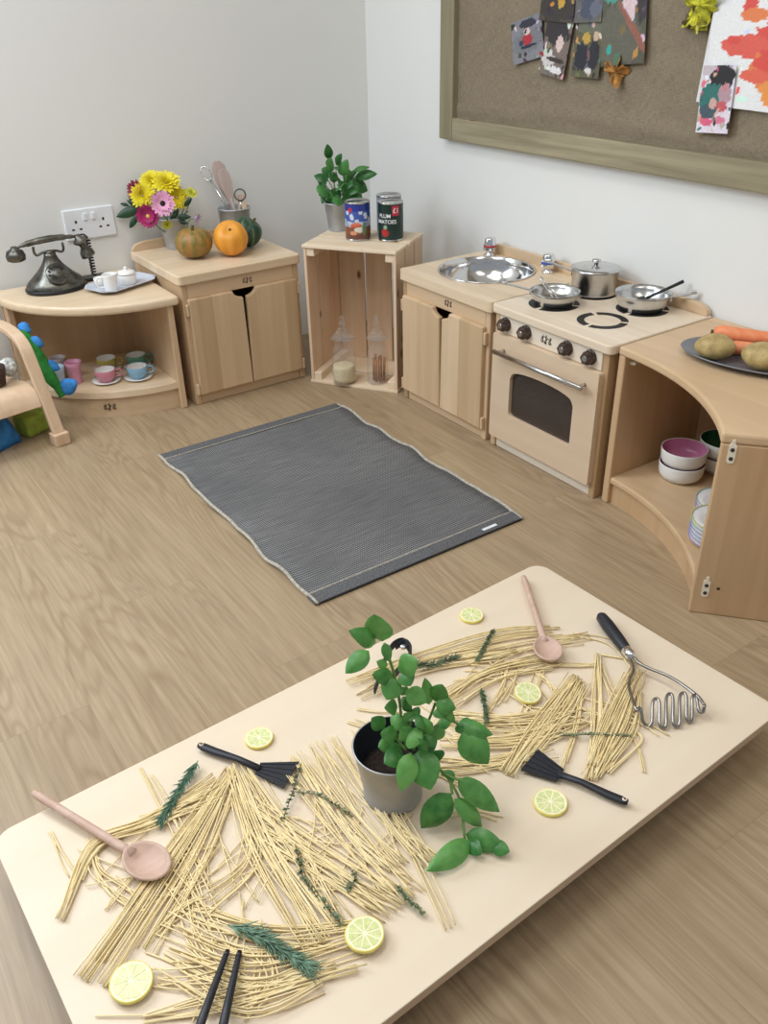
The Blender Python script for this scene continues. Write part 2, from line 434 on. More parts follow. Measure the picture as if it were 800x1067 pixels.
def cupboard(name, label, w, d, h, loc, rz, hole=None, cat='cupboard'):
    t = thing(name, label, cat, loc, rz)
    carcass(t, w, d, h, .027)
    b = MB(); out = rrect(0, w, 0, d-.002, (.004, .004, .014, .014))
    if hole: b.holed(out, [circ(hole[0], hole[1], hole[2])], h-.027, h)
    else: b.prism(out, h-.027, h)
    b.build('worktop', 'maple_top', t, bev=.009 if not hole else .007, bseg=3)
    xz(splash(w, .004), d-.02, d-.004).xf(Matrix.Translation((0, 0, h))).build('backsplash', 'maple_x', t, bev=.004)
    MB().box(.027, w-.027, .009, .026, h-.069, h-.027).build('header_rail', 'maple_x', t, bev=.002)
    emblem(t, w*.545, .0088, h-.047, 1.15)
    mid = w*.5; nr = .036; z1 = h-.068
    for left in (True, False):
        x0, x1 = (.022, mid-.0012) if left else (mid+.0012, w-.022)
        dr = xz(door_poly(x0, x1, .033, z1, mid, nr, left), -.004, .012).build('door', 'maple_door', t, bev=.0035)
        for zz in (.05, z1-.03):
            hx = .0125 if left else w-.0215
            MB().box(hx, hx+.009, -.003, .010, zz-.017, zz+.017).build('hinge_block', 'maple_x', dr, bev=.003)
    return t

lc = cupboard('play_cupboard', 'low maple two-door cupboard by the left wall holding flowers and gourds', .3895, .362, .386, (-.8696, -.345, 0), 0)

# ---- sink unit
su = cupboard('play_sink_unit', 'low maple sink unit with round steel basin and two doors', .3925, .340, .3825, (-.342, -.646, 0), rad(-90), hole=(.163, .181, .1312), cat='play sink')
M['basin_steel'] = plain('basin_steel', (214, 214, 214), .13, 1., .02, 10)
prof = [(.1335, .0005), (.1345, .003), (.1315, .0042), (.1285, .002), (.1275, -.014), (.122, -.034), (.111, -.053), (.094, -.069), (.068, -.081), (.036, -.087), (.016, -.0885), (.0, -.0885)]
bs = MB().lathe([(r, .3825+z) for r, z in prof], (.163, .181, 0), 48).build('basin', 'basin_steel', su, smooth=True)
MB().lathe([(0, .2955), (.012, .2955), (.014, .2968), (.017, .296), (.018, .295)], (.163, .181, 0), 20).build('drain', 'steel', bs, smooth=True)
M['red_ring'] = plain('red_tap_ring', (190, 40, 52), .35); M['blue_ring'] = plain('blue_tap_ring', (36, 76, 176), .35)
for x, y, rm, lb in ((.051, .289, 'red_ring', 'chrome tap with a red ring'), (.286, .293, 'blue_ring', 'chrome tap with a blue ring')):
    fn = lambda a, r, z: 1+.05*cos(8*a) if .39 < z < .43 else 1
    tp = MB().lathe([(0, .3825), (.0165, .3825), (.0165, .387), (.010, .390), (.010, .395), (.0175, .397), (.0185, .400), (.0172, .412), (.0152, .430), (.0135, .4325), (0, .4328)], (x, y, 0), 32, fn=fn).build('tap', 'chrome', su, smooth=True)
    tp['label'] = lb
    MB().lathe([(.0172, .4075), (.0189, .408), (.0187, .4125), (.0168, .413)], (x, y, 0), 32).build('colour_ring', rm, tp, smooth=True)

# ---- stove
W, D, H = .3905, .340, .3825
sv = thing('play_stove', 'low maple toy cooker with dark oven window and black rings on its hob', 'play cooker', (-.342, -1.0400, 0), rad(-90))
carcass(sv, W, D, H, .022)
for c_ in sv.children:
    if c_.name.startswith('plinth'): c_.data.materials[0] = M['stove_white']
wt = MB().prism(rrect(0, W, 0, D-.002, (.004, .004, .014, .014)), H-.022, H).build('worktop', 'stove_top', sv, bev=.008, bseg=3)
xz(splash(W, .004), D-.02, D-.004).xf(Matrix.Translation((0, 0, H))).build('backsplash', 'maple_x', sv, bev=.004)
cp = MB().box(.027, W-.027, .007, .024, H-.066, H-.023).build('control_panel', 'stove_white', sv, bev=.002)
emblem(sv, .19, .0066, H-.043, 1.3)
for x in (.051, .123, .259, .331):
    m4 = Matrix.Translation((x, .007, H-.042)) @ Matrix.Rotation(PI/2, 4, 'X')
    fn = lambda a, r, z: 1+.09*cos(6*a) if z > .002 else 1
    k = MB().lathe([(0, 0), (.0165, 0), (.0165, .004), (.0145, .005), (.0145, .016), (.0125, .021), (.008, .022), (0, .022)], (0, 0, 0), 36, fn=fn, mat=m4).build('knob', 'knob', cp, smooth=False)
    MB().lathe([(0, .0221), (.007, .0221), (.0065, .0228), (0, .0228)], (0, 0, 0), 16, mat=m4).build('knob_cap', 'steel', k)
# door with arched window
dp = rrect(.019, W-.019, .036, H-.067, .006, 3)
wx0, wx1, wz0, wz1 = .088, .303, .113, .225
win = [(wx0+.012, wz0)] + [(wx1-.012+.012*sin(a), wz0+.012-.012*cos(a)) for a in [rad(15*i) for i in range(7)]]
win += [(wx1, wz1-.012)] + [(wx1-.006, wz1)] + [((wx0+wx1)/2+.1*cos(a), wz1+.016*sin(a)) for a in [rad(18*i) for i in range(1, 10)]] + [(wx0+.006, wz1), (wx0, wz1-.012)]
win += [(wx0+.012-.012*cos(a), wz0+.012-.012*sin(a)) for a in [rad(15*i) for i in range(6)]]
b = MB().holed(dp, [win], -.006, .012, lambda x, z, y: (x, y, z))
od = b.build('oven_door', 'stove_door', sv, bev=.004)
MB().loops([[(x, .004, z) for x, z in win], [(x, .008, z) for x, z in win]]).build('oven_window', 'oven_glass', od)
hb = MB().tube([(.05, -.03, .279), (.345, -.03, .279)], .006, 12)
for x in (.062, .333): hb.tube([(x, -.004, .279), (x, -.03, .279)], .0042, 10)
hb.build('handle', 'steel', od, smooth=True)
rk = MB()
for i in range(15): rk.tube([(.04+i*.022, .03, .16), (.04+i*.022, .3, .16)], .0016, 6)
rk.tube([(.03, .035, .16), (W-.03, .035, .16)], .002, 6).build('oven_rack', 'steel', sv)
def ring(cx, cy, r, gaps, z=H):
    b = MB(); w = .0085
    for a0, a1 in gaps:
        n = max(4, int((a1-a0)/8)); ins = []; ou = []
        for i in range(n+1):
            a = rad(a0+(a1-a0)*i/n); ins.append((cx+(r-w)*cos(a), cy+(r-w)*sin(a))); ou.append((cx+(r+w)*cos(a), cy+(r+w)*sin(a)))
        b.prism(ou+ins[::-1], z, z+.0008)
    return b.build('hob_ring', 'burner', sv)
def L2(X, Y): return (-(Y+1.0400), X+.342)
for (X, Y), r in (((-.228, -1.140), .053), ((-.229, -1.299), .050), ((-.092, -1.297), .053), ((-.09, -1.138), .050)):
    x, y = L2(X, Y); ring(x, y, r, ((-80, 28), (40, 148), (160, 268)))

# ---- pans
def pan(name, label, X, Y, r, h, base, hdir, hl, z=H+.0012, group=None, deep=False):
    t = thing(name, label, 'pan', (X, Y, z), 0, group)
    pr = [(0, 0), (base, 0), (base+.003, .002)]
    if deep: pr += [(r-.001, .006), (r, h-.002), (r+.003, h), (r-.001, h), (r-.003, h-.003), (r-.004, .006), (0, .004)]
    else: pr += [(base+(r-base)*.55, h*.35), (r-.003, h*.75), (r, h), (r+.002, h+.001), (r-.001, h+.001), (r-.005, h*.75), (base+(r-base)*.45, h*.36), (base-.002, .005), (0, .004)]
    MB().lathe(pr, (0, 0, 0), 40).build('pan_body', 'steel', t, smooth=True)
    d = Vector((cos(hdir), sin(hdir), 0)); s = Vector((-d.y, d.x, 0))
    p0 = d*(r-.002)+Vector((0, 0, h*.8)); p1 = d*(r+.03)+Vector((0, 0, h*.95)); p2 = d*(r+hl)+Vector((0, 0, h*1.15))
    q = bez([p0, p1, p2], 6)
    MB().strip(q, s, .011, .003).tube([p2-d*.012, p2], [.006, .005], 8).build('handle', 'steel', t, bev=.001)
    MB().box(-.011, .011, -.0015, .0015, -.008, .008, mat=frame_to(p0+d*.001, d) @ Matrix.Rotation(PI/2, 4, 'Z')).build('handle_bracket', 'steel', t)
    return t
pan('frying_pan', 'small steel frying pan on the front hob ring next to the sink', -.228, -1.140, .060, .031, .044, rad(118), .075)
pan('frying_pan', 'steel frying pan with a black spatula in it, nearest the corner shelf', -.092, -1.294, .065, .038, .048, rad(-48), .055)
sp = pan('saucepan', 'tall lidded steel saucepan on the rear hob ring', -.088, -1.136, .057, .060, .054, rad(122), .07, deep=True)
ld = MB().lathe([(.061, .0615), (.061, .063), (.05, .066), (.02, .069), (0, .0695)], (0, 0, 0), 40).build('lid', 'steel', sp, smooth=True)
MB().lathe([(0, .069), (.005, .069), (.005, .075), (.011, .078), (.011, .082), (0, .084)], (0, 0, 0), 20).build('lid_knob', 'steel', ld, smooth=True)
# utensils in the pans
t = MB()
t.tube(bez([(-.226, -1.155, .394), (-.235, -1.119, .425), (-.238, -1.103, .440), (-.246, -1.106, .440), (-.246, -1.122, .425), (-.240, -1.157, .394)], 6), .0017, 8)
tag(t.build('wire_whisk', 'steel', None, smooth=True), 'small bent wire loop standing in the front frying pan', 'wire loop')
q0 = Vector((-.092, -1.294, .403)); q1 = Vector((-.018, -1.346, .446))
ps = thing('nylon_spatula', 'black spatula resting in the frying pan nearest the corner shelf', 'spatula', q0)
d = (q1-q0); 
MB().tube([d*.1, d*.5, d*1.], [.004, .0035, .0045], 8).build('handle', 'black', ps, smooth=True)
bl = MB()
mt = frame_to(-d*.25, d, (0, 0, 1))
for i in range(5): bl.box(0, .028, -.016+i*.0075, -.011+i*.0075, -.001, .001, mat=mt)
bl.box(.022, .034, -.016, .019, -.0012, .0012, mat=mt).build('blade', 'black', ps)

# ---- concave corner unit
OX, OY, RF, RB, TH = -.847, -1.437, .522, .841, rad(49.4)
def pol(r, a): return (OX+r*cos(a), OY-r*sin(a))
cu = thing('corner_shelf_unit', 'curved birch corner unit with open shelf, vegetable platter on its top', 'shelf unit', (-.3, -1.65, 0))
so = (-.3, -1.65, 0)
def band(rf, a0=0., a1=TH, n=24): 
    return [pol(rf, a0+(a1-a0)*i/n) for i in range(n+1)]
def back_pts(rb, a0=0., a1=TH):
    m = (a0+a1)/2; k = rb/cos((a1-a0)/2)
    return [pol(rb, a1), pol(k, m), pol(rb, a0)]
MB().prism(band(RF)+back_pts(RB), H-.02, H).build('top_panel', 'birch_top', cu, bev=.005, sub_o=so)
da = .018/.66
MB().prism(band(RF+.006, da, TH-da)+back_pts(RB-.02, da, TH-da), .052, .068).build('bottom_shelf', 'birch_top', cu, bev=.004, sub_o=so)
pb = band(RF+.014, da, TH-da); pi = band(RF+.03, da, TH-da)[::-1]
MB().prism(pb+pi, 0, .052).build('plinth', 'birch', cu, sub_o=so)
for a, sgn in ((0., 1), (TH, -1)):
    e = Vector((cos(a), -sin(a), 0)); n = Vector((sin(a)*-1, -cos(a), 0))*sgn   # n points inward
    o = Vector((OX, OY, 0)); 
    P = [o+e*(RF+.003), o+e*(RB-.002), o+e*(RB-.002)+n*.018, o+e*(RF+.003)+n*.018]
    MB().prism([(p.x, p.y) for p in P], 0, H-.02).build('side_panel', 'birch', cu, bev=.003, sub_o=so)
    if sgn < 0:
        for (u, v) in ((.022, .348), (.026, .062)):
            c = o+e*(RF+u)-n*.0018
            f = lambda x, z: tuple(c+e*x+Vector((0, 0, v+z)))
            pts = [(-.0065, -.017), (-.004, -.021), (.004, -.021), (.0065, -.017), (.0065, .013), (.003, .017), (.002, .024), (-.002, .024), (-.003, .017), (-.0065, .013)]
            cn = MB().loops([[f(x, z) for x, z in pts], [tuple(Vector(f(x, z))+n*.003) for x, z in pts]]).build('connector_plate', 'cream_plastic', cu, sub_o=so)
            for zz in (-.012, .005):
                c2 = c+Vector((0, 0, v+zz)); L = []
                MB().lathe([(0, 0), (.0038, 0), (.0034, .0012), (0, .0014)], (0, 0, 0), 14, mat=frame_to(c2, e, -n)).build('bolt', 'knob', cn, sub_o=so)
        MB().lathe([(0, 0), (.0035, 0), (0, .0008)], (0, 0, 0), 12, mat=frame_to(o+e*(RF+.048)-n*.0002+Vector((0, 0, .062)), e, -n)).build('bolt', 'knob', cu, sub_o=so)
bp = back_pts(RB-.004, 0, TH); bq = back_pts(RB-.016, 0, TH)[::-1]
MB().prism(bp+bq, .0, H-.02).build('back_panel', 'birch', cu, sub_o=so)
MB().lathe([(0, 0), (.005, 0), (.004, .012), (0, .012)], (0, 0, 0), 14, mat=frame_to((-.30, -1.4545, .345), (1, 0, 0), (0, -1, 0))).build('bolt', 'cream_plastic', cu, sub_o=so)

# ---- convex shelf unit on the left
cs = thing('curved_shelf_unit', 'low open maple shelf with curved front beside the cupboard, telephone on top', 'shelf unit', (-.9, 0, 0))
so = (-.9, 0, 0)
def ell(rx, ry, y1, n=22, x1=-.885):
    P = [(x1, y1)]
    P += [(x1, -ry)]+[(-.9-rx*sin(rad(90*i/n)), -ry*cos(rad(90*i/n))) for i in range(n+1)]+[(-.9-rx, y1)]
    return P
ZS = .335
MB().prism(ell(.385, .345, .034, x1=-.872), ZS-.026, ZS).build('top_panel', 'maple_top', cs, bev=.009, bseg=3, sub_o=so)
MB().prism(ell(.368, .322, .02, x1=-.906), .062, .08).build('bottom_shelf', 'maple_top', cs, bev=.005, sub_o=so)
pe = [p for p in ell(.358, .312, .0, x1=-.906) if p[1] < 0]
MB().prism(pe+[(x*.97-.9*.03, y*.96) for x, y in pe][::-1], 0, .062).build('plinth', 'maple_x', cs, sub_o=so)
MB().box(-.906, -.888, -.332, .03, 0, ZS-.026).build('side_panel', 'maple', cs, bev=.003, sub_o=so)
MB().box(-1.268, -.906, .012, .03, 0, ZS-.026).build('back_panel', 'birch', cs, sub_o=so)
MB().box(-1.266, -1.248, -.035, .012, 0, ZS-.026).build('end_panel', 'maple', cs, bev=.003, sub_o=so)
a0 = rad(40)
def eL(x, z, ph=rad(33)):   # on the curved plinth
    a = ph-x/.34
    return (-.9-.3595*sin(a)-(-.9), -.3135*cos(a), .033+z)
emblem(cs, 0, 0, 0, 1.3, f=lambda a, c: eL(a*1.3, c*1.3))

# ---- crate
fd = Vector((.559, -.829, 0)); dd = Vector((.829, .559, 0)); cw, cd, ch = .287, .232, .424
ct = thing('pine_crate', 'upright pine crate in the room corner, tins and basil on top', 'crate', (-.4965, -.387, 0), math.atan2(fd.y, fd.x))
# local: x along the front, y into depth
s_ = .009
for x0 in (0, cw-s_):
    for i in range(3):
        MB().box(x0, x0+s_, .002+i*.078, .002+i*.078+.072, .009, ch-.009).build('side_slat', 'pine', ct, bev=.0015)
for i in range(3):
    MB().box(.010+i*.091, .010+i*.091+.085, cd-.009, cd, .009, ch-.009).build('back_slat', 'pine', ct, bev=.0015)
for z0, nm in ((ch-.009, 'top_slat'), (0, 'base_slat')):
    MB().box(-.002, cw+.002, -.002, .100, z0, z0+.009).build(nm, 'pine_x', ct, bev=.0015)
    MB().box(-.002, cw+.002, .112, cd, z0, z0+.009).build(nm, 'pine_x', ct, bev=.0015)
for x0 in (s_, cw-s_-.024):
    for z0 in (.009, ch-.009-.024):
        MB().box(x0, x0+.024, .004, cd-.009, z0, z0+.024).build('corner_batten', 'pine_x', ct, bev=.002)

# ---- play table
TA = rad(182.458-180)
tx, ty, tL, tW, ZT = -.7006, -1.6174, 1.046, .520, .075
# local frame: x from the left short edge to the right one, y from the near edge to the far one
tcx, tcy = tx-tL*cos(TA), ty-tL*sin(TA)      # far left corner
tt = thing('low_table', 'low pale rectangular table strewn with spaghetti', 'table', (tcx+tW*sin(TA), tcy-tW*cos(TA), 0), TA)
MB().prism(rrect(0, tL, 0, tW, .028, 8), ZT-.003, ZT-.0004).build('table_top', 'table', tt, bev=.001)
MB().prism(rrect(.0006, tL-.0006, .0006, tW-.0006, .028, 8), ZT-.019, ZT-.003).build('edge_band', 'table_edge', tt, bev=.0015)
for x0 in (.04, tL-.10):
    for y0 in (.04, tW-.095):
        MB().prism(rrect(x0, x0+.055, y0, y0+.055, .02, 5), 0, ZT-.019).build('leg', 'table', tt, bev=.002)

# ---- rug
M['rug'] = m = None
m, nt, b, o = new_mat('woven_grey_rug'); M['rug'] = m
v = coords(nt); spx = nt.nodes.new('ShaderNodeSeparateXYZ'); nt.links.new(v, spx.inputs[0])
sx = math_n(nt, 'ADD', math_n(nt, 'MULTIPLY', math_n(nt, 'SINE', math_n(nt, 'MULTIPLY', spx.outputs[0], 2*PI/.0046)), .5), .5)
sy = math_n(nt, 'ADD', math_n(nt, 'MULTIPLY', math_n(nt, 'SINE', math_n(nt, 'MULTIPLY', spx.outputs[1], 2*PI/.0066)), .5), .5)
w_ = math_n(nt, 'MULTIPLY', sx, sy)
big = noise(nt, v, 3.2, 2); tone = ramp(nt, [(.35, (0, 0, 0, 1)), (.7, (1, 1, 1, 1))]); nt.links.new(big, tone.inputs[0])
r = ramp(nt, [(.12, lin((56, 56, 58))), (.7, lin((172, 171, 170)))]); nt.links.new(math_n(nt, 'ADD', w_, math_n(nt, 'MULTIPLY', noise(nt, v, 260., 2), .18)), r.inputs[0])
col = mixc(nt, math_n(nt, 'MULTIPLY', tone.outputs[0], .55), r.outputs[0], lin((86, 86, 88)))
nt.links.new(col, b.inputs['Base Color']); b.inputs['Roughness'].default_value = .95
bump(nt, b, w_, .6, .0015)
st = ramp(nt, [(.3, (.78, .78, .78, 1)), (.7, (1.12, 1.12, 1.1, 1))]); nt.links.new(noise(nt, coords(nt, (14, 120, 1)), 1., 3), st.inputs[0])
nt.links.new(mixc(nt, 1., col, st.outputs[0], 'MULTIPLY'), b.inputs['Base Color'])
M['rug_hem'] = plain('grey_rug_hem', (98, 98, 100), .95, 0, .25, 300); M['rug_edge'] = plain('pale_rug_binding', (186, 178, 164), .95, 0, .2, 200)
rg = thing('woven_rug', 'grey woven rectangular rug lying flat on the oak floor', 'rug', (-.805, -.99, 0))
RW, RL = .275, .404
def wav(y): return .003*sin(y*21+.5)+.002*sin(y*47)
b = MB(); nx, ny = 14, 60; G = []
for j in range(ny+1):
    y = -RL+2*RL*j/ny; row = []
    for i in range(nx+1):
        u = -1+2*i/nx; k = abs(u)**4
        z = .0045+k*max(0, .004*sin(y*38+u)+.002)*(1 if abs(y) < RL-.03 else 0)
        row.append(b.bm.verts.new((u*RW+k*(wav(y) if u > 0 else wav(-y+.3)), y, z)))
    G.append(row)
for j in range(ny):
    for i in range(nx): b.bm.faces.new((G[j][i], G[j][i+1], G[j+1][i+1], G[j+1][i]))
edge = [[tuple(G[j][i].co) for j in range(ny+1)] for i in (0, nx)]
o = b.build('weave', 'rug', rg, smooth=True)
so_ = o.modifiers.new('t', 'SOLIDIFY'); so_.thickness = .004; so_.offset = -1
for E_ in edge: MB().tube([(x, y, z+.0005) for x, y, z in E_], .0042, 6).build('edge_binding', 'rug_edge', rg, smooth=True)
for s in (-1, 1):
    MB().box(-RW-.002, RW+.002, s*(RL-.017)-.017, s*(RL-.017)+.017, .0012, .0075).build('hem', 'rug_hem', rg, bev=.002)
    MB().tube([(-RW, s*(RL-.035), .0072), (RW, s*(RL-.035), .0072)], .0016, 5).build('hem_stitching', 'rug_edge' if s > 0 else 'rug_edge', rg)
MB().box(.165, .205, -RL+.008, -RL+.016, .0076, .0085).build('care_tag', 'white_plastic', rg)

# ------------------------------------------------------------------ wall socket
t = thing('wall_socket', 'white double electrical socket on the left wall above the telephone', 'socket', (-0.9669,0.0414,0.4793), rad(-2.45))
MB().box(-.0735, .0735, -.0085, -.0002, -.043, .043).build('face_plate', 'white_plastic', t, bev=.003)
for s in (-1, 1):
    MB().box(s*.012-.006, s*.012+.006, -.0125, -.008, .01, .03).build('rocker_switch', 'white_plastic', t, bev=.0015)
    for x, z, w, h in ((s*.04, .008, .003, .006), (s*.04-.011, -.013, .004, .003), (s*.04+.011, -.013, .004, .003)):
        MB().box(x-w, x+w, -.0089, -.0084, z-h/2-.001, z+h/2+.001).build('pin_hole', 'black', t)

# ------------------------------------------------------------------ notice board
def wv(n): return n
m, nt, b, o = new_mat('hessian'); M['hessian'] = m
v = coords(nt); f1 = noise(nt, coords(nt, (1, 60, 700)), 1., 3); f2 = noise(nt, coords(nt, (1, 700, 60)), 1., 3); f = math_n(nt, 'ADD', math_n(nt, 'MULTIPLY', f1, .5), math_n(nt, 'MULTIPLY', f2, .5))
r = ramp(nt, [(.35, lin((118, 106, 88))), (.65, lin((152, 138, 116)))]); nt.links.new(f, r.inputs[0]); nt.links.new(r.outputs[0], b.inputs['Base Color']); b.inputs['Roughness'].default_value = .95
fb = noise(nt, v, 6., 3, .5, .6); bump(nt, b, math_n(nt, 'ADD', fb, math_n(nt, 'MULTIPLY', f, .06)), .8, .03)
BY, BZ, BE, BT = -.422, .668, -2.35, 1.62
nb = thing('notice_board', 'large hessian notice board in a rough timber frame on the right wall', 'notice board', (0, BY, BZ))
so = (0, BY, BZ)
g = MB(); n1, n2 = 120, 60; G = []
for i in range(n1+1):
    row = []
    for j in range(n2+1):
        y = BY-.05+(BE-BY+.1)*i/n1; z = BZ+.045+(BT-BZ-.09)*j/n2
        row.append(g.bm.verts.new((-.012-.0016*sin(y*17+z*9)-.0012*sin(y*41-z*33)-.007*math.exp(-((z-BZ-.088-.012*sin(y*5))/.012)**2)-.0035*math.exp(-((z-BZ-.15+.05*(y+1.1))/.014)**2)*(.5+.5*sin(y*7))-.003*math.exp(-((z-BZ-.26-.12*(y+.8))/.016)**2)*(.5+.5*sin(y*5+1)), y, z)))
    G.append(row)
for i in range(n1):
    for j in range(n2): g.bm.faces.new((G[i][j], G[i+1][j], G[i+1][j+1], G[i][j+1]))
g.build('hessian_backing', 'hessian', nb, smooth=True, sub_o=so)
fw = .060
def fr(name, y0, y1, z0, z1, horiz):
    # built along local x then turned so the grain runs along the rail
    if horiz:
        o = MB().box(0, abs(y1-y0), 0, .03, z0-BZ, z1-BZ).build(name, 'frame_wood', nb, bev=.003)
        o.location = (-.03, max(y0, y1)-BY, 0); o.rotation_euler = (0, 0, rad(-90)); o.location = (-.0305, max(y0, y1)-BY, 0)
    else:
        o = MB().box(-.0305, -.0005, y0-BY, y1-BY, z0-BZ, z1-BZ).build(name, 'frame_wood_v', nb, bev=.003)
    return o
fr('frame_rail', BY-fw, BE+fw, BZ, BZ+fw, True); fr('frame_rail', BY-fw, BE+fw, BT-fw, BT, True)
fr('frame_stile', BY-fw, BY, BZ, BT, False); fr('frame_stile', BE, BE+fw, BZ, BT, False)

def paint(ops, base, nz=.0):
    """colour function over (u,v) in 0..1 : ops are (cx,cy,rx,ry,colour[,angle])"""
    ops = [(a[0], a[1], a[2], a[3], lin(a[4]), a[5] if len(a) > 5 else 0) for a in ops]; bs = lin(base); rr = random.Random(3)
    def f(u, v):
        c = bs
        for cx, cy, rx, ry, col, an in ops:
            dx, dy = u-cx, v-cy; x = dx*cos(an)+dy*sin(an); y = -dx*sin(an)+dy*cos(an)
            if (x/rx)**2+(y/ry)**2 < 1+.25*(.6*sin(9*math.atan2(y, x)+cx*40)+.5*sin(4*math.atan2(y, x)+cy*70)+.3*sin(17*math.atan2(y, x)+cx*90)): c = col
        k = 1+nz*(rr.random()-.5)
        return (c[0]*k, c[1]*k, c[2]*k, 1)
    return f
SHEETS = []
def sheet(name, label, cat, c, w, h, ang, ops, base, nz=.3, res=(44, 52), x0=-.0185, curl=.004, group=None, edge=None, thick=.0006):
    """paper pinned on the board: c = (y,z) of its middle, ang = roll"""
    if group:
        DET[0] += 1; ops = detail(DET[0], [base]+[q[4] for q in ops])+ops+detail(DET[0]+50, [base]+[q[4] for q in ops], 7)
    vs, fs = [], []
    nu, nv = res
    for j in range(nv+1):
        for i in range(nu+1):
            u, v = i/nu, j/nv
            a, b_ = (u-.5)*w, (v-.5)*h
            if edge: a, b_ = edge(u, v, a, b_)
            y = -(a*cos(ang)-b_*sin(ang)); z = a*sin(ang)+b_*cos(ang)
            vs.append((-curl*((1-v)**2*.8+.4*(u-.5)**2), y, z))
    for j in range(nv):
        for i in range(nu):
            k = j*(nu+1)+i; fs.append((k, k+nu+1, k+nu+2, k+1))
    o = raw(name, vs, fs, 'print')
    fn = paint(ops, base, nz); a = o.data.color_attributes.new('Col', 'FLOAT_COLOR', 'POINT')
    for k in range(len(vs)): a.data[k].color = fn((k % (nu+1))/nu, (k//(nu+1))/nv)
    sd = o.modifiers.new('t', 'SOLIDIFY'); sd.thickness = thick; sd.offset = 0
    SHEETS.append(o); o.location = (x0-.0009*len(SHEETS) if x0 == -.0185 else x0, c[0], c[1])
    return tag(o, label, cat, group)
def detail(seed, pal, n=34):
    r_ = random.Random(seed)
    return [(r_.random(), r_.random(), r_.uniform(.02, .09), r_.uniform(.015, .07), tuple(max(0, min(255, c+r_.randint(-26, 26))) for c in r_.choice(pal)), r_.uniform(0, 3)) for _ in range(n)]
DET = [0]
GP = 'snapshots pinned on the notice board'
sk, dk, gn = (206, 170, 150), (30, 28, 30), (70, 78, 52)
sheet('photo_print', 'small snapshot of a child in red on grey paving, leftmost on the board', 'photo', (-0.7688,0.9325), .112, .098, rad(13),
      [(.5, .45, .5, .25, (120, 122, 128)), (.5, .5, .17, .13, (176, 44, 56)), (.5, .68, .1, .08, (226, 208, 200)), (.55, .86, .28, .1, (46, 46, 62)), (.5, .34, .3, .04, (36, 40, 60))], (132, 132, 140), group=GP)
sheet('photo_print', 'snapshot of a person crouching by pale stones, pinned beside the red-coated child', 'photo', (-0.8738,0.9202), .088, .135, rad(-9),
      [(.4, .75, .5, .24, (48, 42, 46)), (.62, .55, .14, .13, (226, 200, 196)), (.3, .25, .3, .1, (214, 206, 206)), (.6, .12, .3, .06, (232, 230, 230)), (.6, .28, .35, .04, (60, 50, 50))], (122, 108, 100), group=GP)
sheet('photo_print', 'snapshot of two children in dark coats, lowest in the row above the brown leaf', 'photo', (-0.9804,0.9190), .090, .125, rad(-1),
      [(.5, .85, .5, .12, (104, 108, 90)), (.3, .35, .24, .24, (30, 34, 48)), (.72, .38, .2, .26, (32, 34, 44)), (.42, .66, .14, .1, (196, 160, 70)), (.75, .7, .1, .08, (206, 176, 150)), (.6, .12, .12, .05, (220, 216, 212))], (92, 88, 66), group=GP)
sheet('photo_print', 'dark snapshot cut by the top of the picture, above the crouching person', 'photo', (-0.8716,1.0175), .115, .09, rad(-3),
      [(.5, .3, .5, .3, (52, 46, 40)), (.6, .5, .1, .2, (200, 160, 60)), (.3, .2, .1, .08, (40, 40, 52))], (74, 66, 56), group=GP)
sheet('photo_print', 'snapshot of a grey-coated group at the top, between two darker prints', 'photo', (-0.9741,1.0167), .085, .09, rad(2),
      [(.5, .35, .3, .3, (70, 76, 96)), (.3, .7, .15, .14, (176, 150, 140)), (.75, .3, .2, .2, (100, 104, 120))], (96, 94, 92), group=GP)
sheet('photo_print', 'large woodland snapshot with a turquoise hoop, rightmost of the upper prints', 'photo', (-1.0846,0.9827), .128, .19, rad(6),
      [(.35, .3, .5, .35, (98, 96, 82)), (.2, .8, .2, .14, (74, 150, 140)), (.22, .84, .1, .09, (190, 120, 70)), (.62, .72, .16, .28, (224, 200, 206)), (.75, .34, .5, .05, (150, 92, 76), -.7), (.9, .7, .12, .3, (52, 44, 50))], (84, 84, 66), group=GP)
sheet('photo_print', 'snapshot of a green-clad child finger painting, overlapping the big splashed sheet', 'photo', (-1.3634,0.8344), .080, .128, rad(3),
      [(.35, .95, .5, .1, (204, 190, 196)), (.62, .82, .36, .2, (24, 22, 26)), (.35, .52, .36, .22, (38, 112, 104)), (.3, .32, .26, .12, (64, 84, 96)), (.42, .44, .12, .08, (210, 170, 160)), (.75, .58, .2, .16, (186, 150, 160)), (.7, .4, .16, .08, (200, 90, 96)), (.3, .16, .2, .06, (226, 96, 130)), (.65, .2, .2, .06, (222, 120, 150))], (230, 220, 232), group=GP, x0=-.029)
R_, O_ = (222, 74, 62), (232, 128, 70)
def rag(u, v, a, b_):
    return a*(1-.03*sin(v*7)), b_-(.02 if u < .1 and v > .9 else 0)
